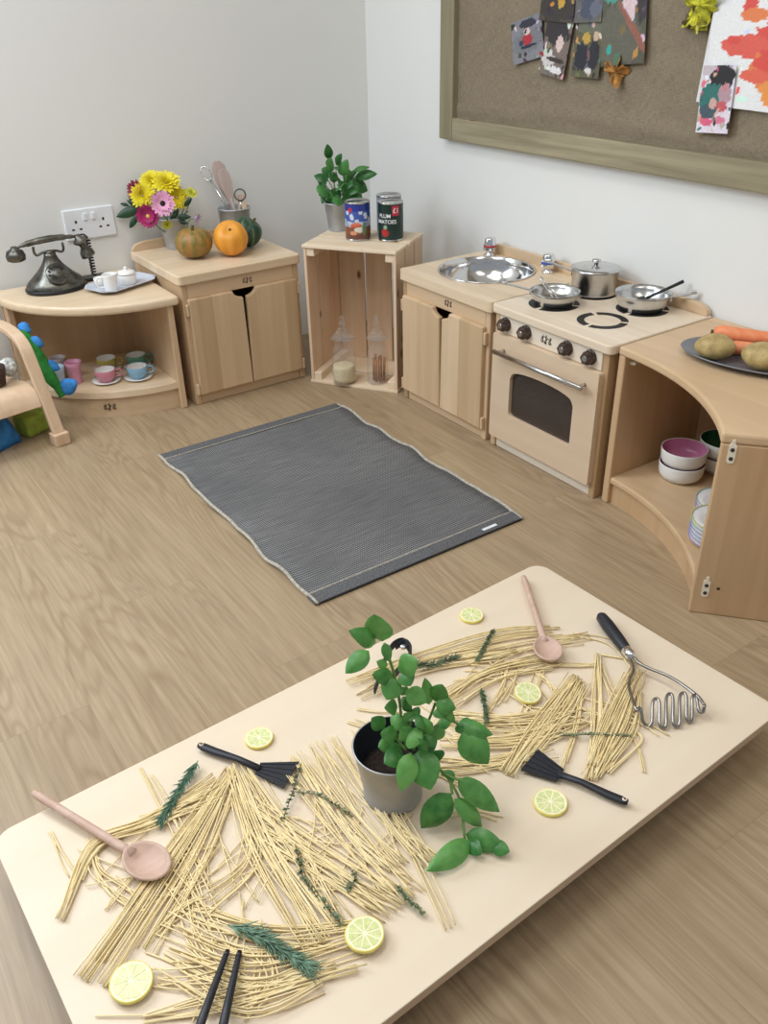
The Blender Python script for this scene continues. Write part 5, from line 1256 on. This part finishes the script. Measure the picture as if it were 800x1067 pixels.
# black nylon turners
def turner(label, he, b0, b1, b2, b3, z=.008, slots=True):
    """handle end, then the four blade corners: neck side a, far a, far b, neck side b"""
    o0 = Vector((he[0], he[1], ZT+z)); t = thing('slotted_turner', label, 'spatula', o0)
    V = [Vector((x, y, ZT+.0075))-o0 for x, y in (b0, b1, b2, b3)]; nk = (V[0]+V[3])/2
    hb = nk*.98; d = hb.normalized(); s = Vector((-d.y, d.x, 0))
    pts = [Vector((0, 0, 0)), hb*.08, hb*.3, hb*.7+Vector((0, 0, .003)), hb+d*.006]
    hh = MB(); W_ = [.0045, .0068, .0066, .005, .0055]; Ls = []
    for p, w in zip(pts, W_): Ls.append([p+s*w*cos(2*PI*k/12)+Vector((0, 0, .0042*sin(2*PI*k/12)+.001)) for k in range(12)])
    hh.loops(Ls).build('handle', 'nylon', t, smooth=True)
    MB().lathe([(.0018, 0), (.0034, .0012), (.0018, .0022)], tuple(hb*.05+Vector((0, 0, .0042))), 14).build('hanging_hole', 'table', t)
    b = MB()
    nS = 4; n_ = 2*nS+1
    def bil(u, v): return (V[0]*(1-v)+V[3]*v)*(1-u)+(V[1]*(1-v)+V[2]*v)*u
    for i in range(n_):
        v0, v1 = i/n_, (i+1)/n_; u0 = 0
        rng = [(0, 1)]; th_ = .0014 if i % 2 == 0 or not slots else .0006
        for a_, c_ in rng:
            lo = [bil(a_, v0), bil(c_, v0), bil(c_, v1), bil(a_, v1)]
            b.loops([[p+Vector((0, 0, -.0012)) for p in lo], [p+Vector((0, 0, th_)) for p in lo]])
    b.build('blade', 'nylon', t)
turner('black slotted spatula on the left half of the table', (-1.4495,-1.6826), (-1.3903,-1.7666), (-1.3438,-1.7978), (-1.3854,-1.8268), (-1.4064,-1.7795))
turner('black slotted spatula on the right, beside the near lemon slice', (-1.0151,-2.1254), (-1.0428,-2.0321), (-1.0464,-1.9823), (-1.0929,-1.9961), (-1.0655,-2.0417), slots=True)

# tongs behind the basil
o0 = Vector((*(-1.0679,-1.6736), ZT+.012)); tg_ = thing('kitchen_tongs', 'black tongs with a looped end lying behind the basil plant', 'tongs', o0)
aL = [(-1.0774,-1.7036), (-1.0756,-1.6847), (-1.0958,-1.6853), (-1.1236,-1.7028), (-1.1474,-1.7234), (-1.1754,-1.7450)]
aR = [(-1.0919,-1.6852), (-1.0745,-1.6886), (-1.0790,-1.7113), (-1.0991,-1.7280), (-1.1312,-1.7408), (-1.1643,-1.7557)]
for a in (aL, aR):
    zs = (.100, .103, .105, .104, .100, .090)
    MB().strip(bez([Vector((x, y, z))-o0 for (x, y), z in zip(a, zs)], 5), (.2, .3, 1), .012, .0035).build('arm', 'nylon', tg_, smooth=False, bev=.001)
MB().lathe([(0, 0), (.0055, 0), (.0065, .003), (.0055, .006), (0, .006)], tuple(Vector((*(-1.0823,-1.6939), .098))-o0), 16).build('hinge_pin', 'steel', tg_, smooth=True)

# black sticks reaching in from the near edge
for lb, a, c in (('slim black tapering tong arm, left of the pair at the near edge', (-1.5573,-2.0038), (-1.6272,-2.0761)), ('slim black tapering tong arm, right of the pair at the near edge', (-1.5464,-2.0130), (-1.6071,-2.0927))):
    p = Vector((a[0], a[1], .0875)); q = Vector((c[0], c[1], .097)); q = p+(q-p)*1.25
    t = thing('black_tong_arm', lb, 'tongs', p); d = q-p
    MB().tube([(0, 0, 0), tuple(d*.03), tuple(d*.5), tuple(d)], [.0026, .0034, .0048, .006], 8, flat=.8).build('arm_shaft', 'nylon', t, smooth=True)
    MB().tube([tuple(d*-.002), tuple(d*.06)], [.0029, .0038], 8, flat=.82).build('arm_tip', 'black', t, smooth=True)

# masher
o0 = Vector((*(-0.7505,-1.8603), ZT+.012)); ms = thing('potato_masher', 'steel zigzag masher with a black handle at the right of the table', 'masher', o0)
h0, h1 = Vector((*(-0.7420,-1.8170), .088)), Vector((*(-0.7813,-1.9134), .092)); d = h1-h0
MB().tube([h0-o0, h0+d*.06-o0, h0+d*.3-o0, h0+d*.7-o0, h0+d*.95-o0, h1-o0], [.006, .0098, .0115, .0110, .0095, .0085], 16).build('handle', 'nylon', ms, smooth=True)
MB().tube([h1-d*.01-o0, h1+d*.10-o0, h1+d*.19-o0], [.0096, .0088, .006], 16).build('ferrule', 'chrome', ms, smooth=True)
MB().tube([h0-d*.015-o0, h0+d*.02-o0], [.0035, .0062], 12).build('end_cap', 'steel', ms, smooth=True)
def mpt(L): return [Vector((*xy, z))-o0 for xy, z in L]
M['masher_steel'] = plain('dull_steel_wire', (150, 146, 142), .3, 1., .05)
lw_ = mpt([((-0.7893,-1.9227), .092), ((-0.8081,-1.9514), .093), ((-0.8447,-1.9738), .094), ((-0.8828,-2.0223), .098)])
rw_ = mpt([((-0.7818,-1.9221), .092), ((-0.7897,-1.9533), .093), ((-0.7790,-2.0022), .096), ((-0.7834,-2.0530), .100), ((-0.7918,-2.0755), .100)])
w = MB(); w.tube(bez(lw_, 5), .0025, 8); w.tube(bez(rw_, 5), .0025, 8); w.build('wire_yoke', 'masher_steel', ms, smooth=True)
zig = []
for xy, z in (((-0.8828,-2.0223), .098), ((-0.8734,-2.0215), .098), ((-0.8793,-2.0347), .084), ((-0.8763,-2.0423), .0785), ((-0.8688,-2.0423), .084), ((-0.8484,-2.0242), .098), ((-0.8389,-2.0233), .1), ((-0.8417,-2.0316), .098), ((-0.8626,-2.0517), .084), ((-0.8600,-2.0578), .0785), ((-0.8544,-2.0576), .084), ((-0.8251,-2.0307), .098),
              ((-0.8139,-2.0283), .1), ((-0.8168,-2.0367), .098), ((-0.8430,-2.0609), .084), ((-0.8413,-2.0677), .0785), ((-0.8349,-2.0668), .084), ((-0.8068,-2.0413), .098), ((-0.7955,-2.0391), .1), ((-0.7985,-2.0473), .098), ((-0.8201,-2.0674), .084), ((-0.8168,-2.0730), .0785), ((-0.8115,-2.0712), .084), ((-0.7951,-2.0551), .1), ((-0.7846,-2.0522), .1), ((-0.7889,-2.0595), .098), ((-0.7974,-2.0713), .09), ((-0.7960,-2.0774), .09), ((-0.7918,-2.0755), .1)):
    zig.append(Vector((*xy, z))-o0)
MB().tube(bez(zig, 4), .0025, 8).build('zigzag_wire', 'masher_steel', ms, smooth=True)

# lemon slices
M['lemon_rind'] = plain('lemon_rind', (242, 226, 120), .45, 0, .08, 60); M['lemon_pith'] = plain('lemon_pith', (246, 240, 206), .6, 0, .03)
m, nt, b, o = new_mat('lemon_flesh'); M['lemon_flesh'] = m
r = ramp(nt, [(.3, lin((200, 208, 134))), (.7, lin((228, 230, 172)))]); nt.links.new(noise(nt, coords(nt), 160., 4), r.inputs[0]); nt.links.new(r.outputs[0], b.inputs['Base Color']); b.inputs['Roughness'].default_value = .22
def lemon(label, c, r=.0255, rz=0., z=0., tilt=(0, 0), th=.0055):
    t = thing('lemon_slice', label, 'lemon slice', (c[0], c[1], ZT+z+.0003)); t.rotation_euler = (tilt[0], tilt[1], rz)
    MB().lathe([(r*.97, 0), (r, th*.3), (r, th*.7), (r*.97, th), (r*.93, th), (r*.93, 0)], (0, 0, 0), 40).lathe([(r*.93, 0), (r*.97, 0)], (0, 0, 0), 40).build('rind', 'lemon_rind', t, smooth=True)
    MB().lathe([(0, 0), (r*.94, 0), (r*.94, th*.97), (0, th*.97)], (0, 0, 0), 40).build('pith', 'lemon_pith', t)
    b = MB(); n = 9
    for i in range(n):
        a0 = 2*PI*(i+.07)/n; a1 = 2*PI*(i+.93)/n; am = (a0+a1)/2
        P = [(r*.12*cos(am), r*.12*sin(am)), (r*.45*cos(a0+.05), r*.45*sin(a0+.05)), (r*.8*cos(a0), r*.8*sin(a0)), (r*.845*cos(am), r*.845*sin(am)), (r*.8*cos(a1), r*.8*sin(a1)), (r*.45*cos(a1-.05), r*.45*sin(a1-.05))]
        b.prism(P, th*.9, th*1.05)
    b.build('flesh', 'lemon_flesh', t)
lemon('lemon slice at the far edge, left of the far wooden spoon', (-0.9178,-1.6746), .0215, .2)
lemon('lemon slice between the far wooden spoon and the ribbon of spaghetti', (-0.9788,-1.8865), .0215, .5, .007, (rad(8), rad(-5)))
lemon('lemon slice beyond the left black spatula', (-1.3678,-1.7175), .0215, .9)
lemon('lemon slice beside the right black spatula', (-1.0968,-2.0607), .0235, 1.3)
lemon('lemon slice between the basil pot and the near edge', (-1.4155,-2.0783), .0235, .4, .007)
lemon('lemon slice nearest the camera at the lower left corner', (-1.6629,-1.9725), .0245, .1, .006, (rad(4), 0))

# herb sprigs
def sprig(name, label, pts, ln, lw, step, mat, z=PZ, sd=1, lift=.5, stem_r=.0009, pairs=2, oval=False):
    r_ = random.Random(sd); P = [Vector((x, y, z+.001*sin(i*2.))) for i, (x, y) in enumerate(pts)]; o0 = P[0]
    t = thing(name, label, 'herb', o0); C = bez(P, 12)
    MB().tube([p-o0 for p in C], stem_r, 5).build('stem', mat if name == 'rosemary_sprig' else 'thyme_stem', t, smooth=True)
    b = MB(); acc = 0.
    for i in range(1, len(C)):
        acc += (C[i]-C[i-1]).length
        while acc > step:
            acc -= step; d = (C[i]-C[i-1]).normalized(); s = Vector((-d.y, d.x, 0))
            for k in range(pairs):
                a = r_.uniform(0, 2*PI); out = s*cos(a)+Vector((0, 0, abs(sin(a))*.9)); dr = (out*r_.uniform(.5, 1.)+d*(lift*r_.uniform(.6, 1.6))).normalized()
                L = ln*r_.uniform(.7, 1.15); p0 = C[i]-o0
                if oval: vs, fs = leaf_geo(p0, p0+dr*L, lw, (r_.uniform(-.4, .4), r_.uniform(-.4, .4), 1), .1, .2, 4, 2)
                else: 
                    b.tube([p0, p0+dr*L*.5, p0+dr*L+Vector((0, 0, -.0008))], [lw*.5, lw*.55, lw*.15], 5); continue
                vv = [b.bm.verts.new(q) for q in vs]
                for f in fs: b.bm.faces.new([vv[q] for q in f])
    b.build('needles' if not oval else 'leaves', mat, t, smooth=True, fix=False)
    return t
M['thyme_stem'] = plain('brown_herb_stem', (104, 84, 60), .8, 0, .2)
sprig('rosemary_sprig', 'rosemary sprig hanging below the end of the left black spatula', [(-1.4632,-1.7097), (-1.5036,-1.7440), (-1.5447,-1.7775)], .019, .0018, .0016, 'rosemary', sd=2, lift=1.5, pairs=3)
sprig('rosemary_sprig', 'rosemary sprig beside the two black tong arms at the near edge', [(-1.5421,-1.9716), (-1.5163,-2.0141), (-1.4923,-2.0700)], .024, .0019, .0014, 'rosemary', sd=3, lift=1.3, pairs=3)
TH_ = [('thyme sprig trailing from the left black spatula blade', [(-1.3433,-1.8027), (-1.3768,-1.8392), (-1.4103,-1.8718)], .0062, .0044, .0062),
 ('thyme sprig branching towards the basil pot', [(-1.3777,-1.8407), (-1.3510,-1.8722), (-1.3328,-1.9254)], .0062, .0044, .0062),
 ('long thyme sprig on the sheaf between spatula and near lemon slice', [(-1.4190,-1.9187), (-1.4353,-1.9671), (-1.4339,-1.9980), (-1.4302,-2.0482)], .0066, .0048, .0062),
 ('short thyme sprig right of the long one', [(-1.3800,-1.9893), (-1.3832,-2.0077), (-1.4008,-2.0151)], .006, .0045, .005),
 ('thyme sprig on the sheaf tip right of the near lemon slice', [(-1.3464,-2.0440), (-1.3471,-2.0696), (-1.3418,-2.0941)], .0055, .0042, .0022)]
for i, (lb, pts, a, b_, st_) in enumerate(TH_): sprig('thyme_sprig', lb, pts, a, b_, st_, 'thyme', sd=10+i, pairs=3, oval=True, stem_r=.0006)
sprig('thyme_sprig', 'bushy dark thyme sprig beside the black tongs', [(-1.0877,-1.7229), (-1.0608,-1.7454), (-1.0179,-1.7529)], .013, .002, .0016, 'thyme', sd=21, lift=.6, pairs=2)
sprig('thyme_sprig', 'thyme sprig on the long sheaf left of the far wooden spoon', [(-0.9131,-1.7319), (-0.9492,-1.7537), (-0.9883,-1.7774)], .009, .003, .0014, 'thyme', sd=22, lift=1.2, pairs=3, oval=True)
sprig('thyme_sprig', 'thick grey-green thyme sprig right of the basil leaves', [(-1.0293,-1.8335), (-1.0495,-1.8644), (-1.0702,-1.8955)], .009, .003, .0012, 'thyme', sd=23, lift=1.2, pairs=3, oval=True)
sprig('thyme_sprig', 'straight thyme sprig across the two right-hand sheaves', [(-1.0012,-1.9820), (-0.9603,-2.0091), (-0.9178,-2.0421)], .005, .003, .0022, 'thyme', sd=24, pairs=2, oval=True)

# basil pot
pc_ = Vector((-1.262, -1.918, ZT+.0003)); PH = .094
pt = thing('metal_pot', 'grey metal flower pot in the middle of the low table', 'pot', pc_)
MB().lathe([(0, 0), (.040, 0), (.0415, .003), (.0415, .008), (.0395, .010), (.052, PH-.003), (.0535, PH-.002), (.054, PH), (.052, PH+.0006)], (0, 0, 0), 48).build('outer_wall', 'pot_metal', pt, smooth=True)
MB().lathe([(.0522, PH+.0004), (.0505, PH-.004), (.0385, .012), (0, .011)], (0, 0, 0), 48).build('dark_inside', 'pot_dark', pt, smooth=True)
co = pc_+Vector((0, 0, .045))
pb_ = thing('basil_plant', 'tall drooping basil plant growing in the grey pot on the table', 'plant', co)
MB().lathe([(0, .0), (.041, 0), (.0425, .004), (.03, .012), (0, .014)], (0, 0, 0), 28).build('soil', 'soil', pb_, smooth=True)
BL = [
((-1.2639,-1.9046,0.3401),(-1.2762,-1.9085,0.3868),0.0305),
((-1.2704,-1.9003,0.3381),(-1.3055,-1.9008,0.3730),0.0206),
((-1.2836,-1.9035,0.3341),(-1.3169,-1.9051,0.3187),0.0206),
((-1.2615,-1.9063,0.3377),(-1.2629,-1.9174,0.3175),0.0113),
((-1.2646,-1.9162,0.3076),(-1.2747,-1.9095,0.3159),0.0106),
((-1.2537,-1.9236,0.3012),(-1.2404,-1.9446,0.3231),0.0272),
((-1.2514,-1.9311,0.3033),(-1.2527,-1.9484,0.2943),0.0199),
((-1.2577,-1.9209,0.2883),(-1.2895,-1.9236,0.3117),0.0186),
((-1.2613,-1.9305,0.2948),(-1.2794,-1.9364,0.2774),0.0239),
((-1.2507,-1.9376,0.2751),(-1.2374,-1.9587,0.2650),0.0219),
((-1.2502,-1.9259,0.2576),(-1.2449,-1.9295,0.2721),0.0133),
((-1.2201,-1.9462,0.2407),(-1.2247,-1.9431,0.2828),0.0153),
((-1.2140,-1.9503,0.2457),(-1.2135,-1.9627,0.2815),0.0232),
((-1.2196,-1.9586,0.2529),(-1.2063,-1.9796,0.2521),0.0206),
((-1.2178,-1.9719,0.2368),(-1.2208,-1.9819,0.2273),0.0146),
((-1.2156,-1.9613,0.2464),(-1.2165,-1.9727,0.2368),0.0199),
((-1.2111,-1.9763,0.2259),(-1.2102,-1.9770,0.2492),0.0133),
((-1.2543,-1.9231,0.2386),(-1.2786,-1.9309,0.2561),0.0172),
((-1.2491,-1.9267,0.2320),(-1.2477,-1.9397,0.2604),0.0186),
((-1.2478,-1.9396,0.2391),(-1.2439,-1.9543,0.2400),0.0199),
((-1.2536,-1.9357,0.2309),(-1.2701,-1.9367,0.2195),0.0232),
((-1.2750,-1.9213,0.2099),(-1.2873,-1.9130,0.2278),0.0186),
((-1.2663,-1.9392,0.2063),(-1.2888,-1.9361,0.2214),0.0206),
((-1.2439,-1.9543,0.2185),(-1.2364,-1.9714,0.2366),0.0232),
((-1.2615,-1.9545,0.2203),(-1.2532,-1.9722,0.2171),0.0265),
((-1.2385,-1.9579,0.1964),(-1.2340,-1.9730,0.1885),0.0265),
((-1.2648,-1.9282,0.1828),(-1.2865,-1.9257,0.1871),0.0192),
((-1.2670,-1.9508,0.1855),(-1.2940,-1.9507,0.1845),0.0239),
((-1.2498,-1.9623,0.1892),(-1.2590,-1.9984,0.1607),0.0365),
((-1.2642,-1.9648,0.1957),(-1.2913,-1.9826,0.1644),0.0245),
((-1.2589,-1.9562,0.2073),(-1.2666,-1.9510,0.2292),0.0199),
((-1.2554,-1.9646,0.2012),(-1.2511,-1.9796,0.2177),0.0199),
((-1.2266,-1.9659,0.1960),(-1.2135,-1.9627,0.2163),0.0172),
((-1.2251,-1.9669,0.1779),(-1.2240,-1.9737,0.1650),0.0172),
((-1.2280,-1.9650,0.2047),(-1.2420,-1.9677,0.1978),0.0186),
((-1.2504,-1.9499,0.2317),(-1.2581,-1.9447,0.2448),0.0166),
((-1.2361,-1.9596,0.2353),(-1.2524,-1.9606,0.2350),0.0166),
((-1.2700,-1.9247,0.1877),(-1.2758,-1.9208,0.1652),0.0166),
((-1.2637,-1.9409,0.1885),(-1.2789,-1.9428,0.1860),0.0166),
((-1.1968,-1.9739,0.2148),(-1.1667,-2.0062,0.2057),0.0192),
((-1.1934,-1.9762,0.2164),(-1.1959,-1.9866,0.2078),0.0139),
((-1.1969,-1.9859,0.2089),(-1.1826,-2.0197,0.1768),0.0345),
((-1.1897,-1.9727,0.2148),(-1.1794,-1.9856,0.2061),0.0166),
((-1.2329,-2.0099,0.1403),(-1.2678,-1.9985,0.0889),0.0318),
((-1.2190,-2.0072,0.1562),(-1.1861,-2.0474,0.1143),0.0259),
((-1.2285,-2.0129,0.1299),(-1.2062,-2.0399,0.0897),0.0206),
((-1.2302,-2.0528,0.0880),(-1.2984,-2.0536,0.0880),0.0259),
((-1.2294,-2.0394,0.0880),(-1.2043,-2.0806,0.0880),0.0252),
((-1.2341,-2.0477,0.0880),(-1.2340,-2.0730,0.0880),0.0179),
((-1.2133,-2.0718,0.0880),(-1.2020,-2.0912,0.0880),0.0172),
((-1.2186,-1.9954,0.1579),(-1.2305,-1.9874,0.1539),0.0080),
((-1.2226,-1.9927,0.1627),(-1.2247,-2.0034,0.1508),0.0099),
]
cv = Vector((-.555, -.82, .5)).normalized()
for i, (a, c, w) in enumerate(BL):
    up = cv+Vector((rnd.uniform(-.45, .45), rnd.uniform(-.35, .35), rnd.uniform(0, .7)))
    c = Vector(a)+(Vector(c)-Vector(a))*1.1; c.z = max(c.z, ZT+.012)
    leaf(pb_, a, c, w*1.2, up, 'basil', co, bend=rnd.uniform(.12, .28), cup=rnd.uniform(.15, .4))
for pts in (
((-1.2638,-1.9409,0.1795),(-1.2568,-1.9336,0.2310),(-1.2564,-1.9218,0.2848),(-1.2615,-1.9063,0.3369)),
((-1.2598,-1.9436,0.1793),(-1.2457,-1.9410,0.2306),(-1.2478,-1.9336,0.2684)),
((-1.2465,-1.9525,0.1878),(-1.2273,-1.9534,0.2211),(-1.2134,-1.9507,0.2435)),
((-1.2469,-1.9583,0.1929),(-1.2114,-1.9641,0.2205),(-1.1955,-1.9748,0.2156),(-1.1950,-1.9872,0.2069)),
((-1.2358,-1.9597,0.1648),(-1.2292,-1.9883,0.1583),(-1.2251,-2.0091,0.1426),(-1.2210,-2.0179,0.1155),(-1.2366,-2.0458,0.0880)),
((-1.2385,-1.9579,0.1649),(-1.2332,-1.9856,0.1632),(-1.2262,-2.0024,0.1601),(-1.2201,-2.0125,0.1584)),
((-1.2630,-1.9535,0.1897),(-1.2702,-1.9366,0.2064)),
((-1.2551,-1.9588,0.1894),(-1.2469,-1.9583,0.2235)),
((-1.2273,-2.0016,0.1509),(-1.2295,-2.0098,0.1370)),
):
    q = [Vector(p)-co for p in pts]
    MB().tube(bez([tuple(v_) for v_ in q], 6), .0019, 6).build('stem', 'basil_stem', pb_, smooth=True)

# ------------------------------------------------------------------ camera
cam = bpy.data.cameras.new('camera'); co_ = bpy.data.objects.new('camera', cam); COL.objects.link(co_)
CX, CY, CZ, YAW, PIT, ROL, FPX = -1.73249, -2.61223, 1.03900, .978444, .540248, -.0240802, 900.13
F_ = Vector((cos(YAW)*cos(PIT), sin(YAW)*cos(PIT), -sin(PIT))); R0 = Vector((sin(YAW), -cos(YAW), 0)); U0 = R0.cross(F_)
R1 = R0*cos(ROL)+U0*sin(ROL); U1 = U0*cos(ROL)-R0*sin(ROL)
mm = Matrix((R1, U1, -F_)).transposed().to_4x4(); mm.translation = (CX, CY, CZ)
co_.matrix_world = mm
cam.sensor_fit = 'VERTICAL'; cam.sensor_height = 32.; cam.lens = 32.*FPX/1067; cam.clip_start = .02
SC.camera = co_

# ------------------------------------------------------------------ light
w = bpy.data.worlds.new('daylight'); SC.world = w; w.use_nodes = True
bg = w.node_tree.nodes['Background']; bg.inputs[0].default_value = (.86, .93, 1.0, 1); bg.inputs[1].default_value = .36
def area(name, loc, tgt, sx, sy, power, rgb):
    l = bpy.data.lights.new(name, 'AREA'); l.shape = 'RECTANGLE'; l.size = sx; l.size_y = sy; l.energy = power; l.color = rgb
    o = bpy.data.objects.new(name, l); COL.objects.link(o); o.location = loc
    o.rotation_euler = (Vector(tgt)-Vector(loc)).to_track_quat('-Z', 'Y').to_euler(); return o
area('skylight', (-1.5, -1.2, 2.38), (-1.5, -1.2, 0), .7, 1.1, 15, (.97, .985, 1))
area('skylight', (-2.6, -1.6, 2.38), (-2.6, -1.6, 0), .7, 1.1, 15, (.97, .985, 1))
area('ceiling_panel', (-1.0, -2.9, 2.38), (-1.0, -2.9, 0), .6, 1.1, 8, (1, .95, .88))
area('window_light', (-2.45, -.05, 1.6), (-1.95, -1.9, .1), 1.2, 1.3, 56, (.78, .89, 1.0))
SC.view_settings.view_transform = 'Standard'; SC.view_settings.look = 'None'; SC.view_settings.gamma = 1; SC.view_settings.use_curve_mapping = False
SC.view_settings.exposure = 0.08
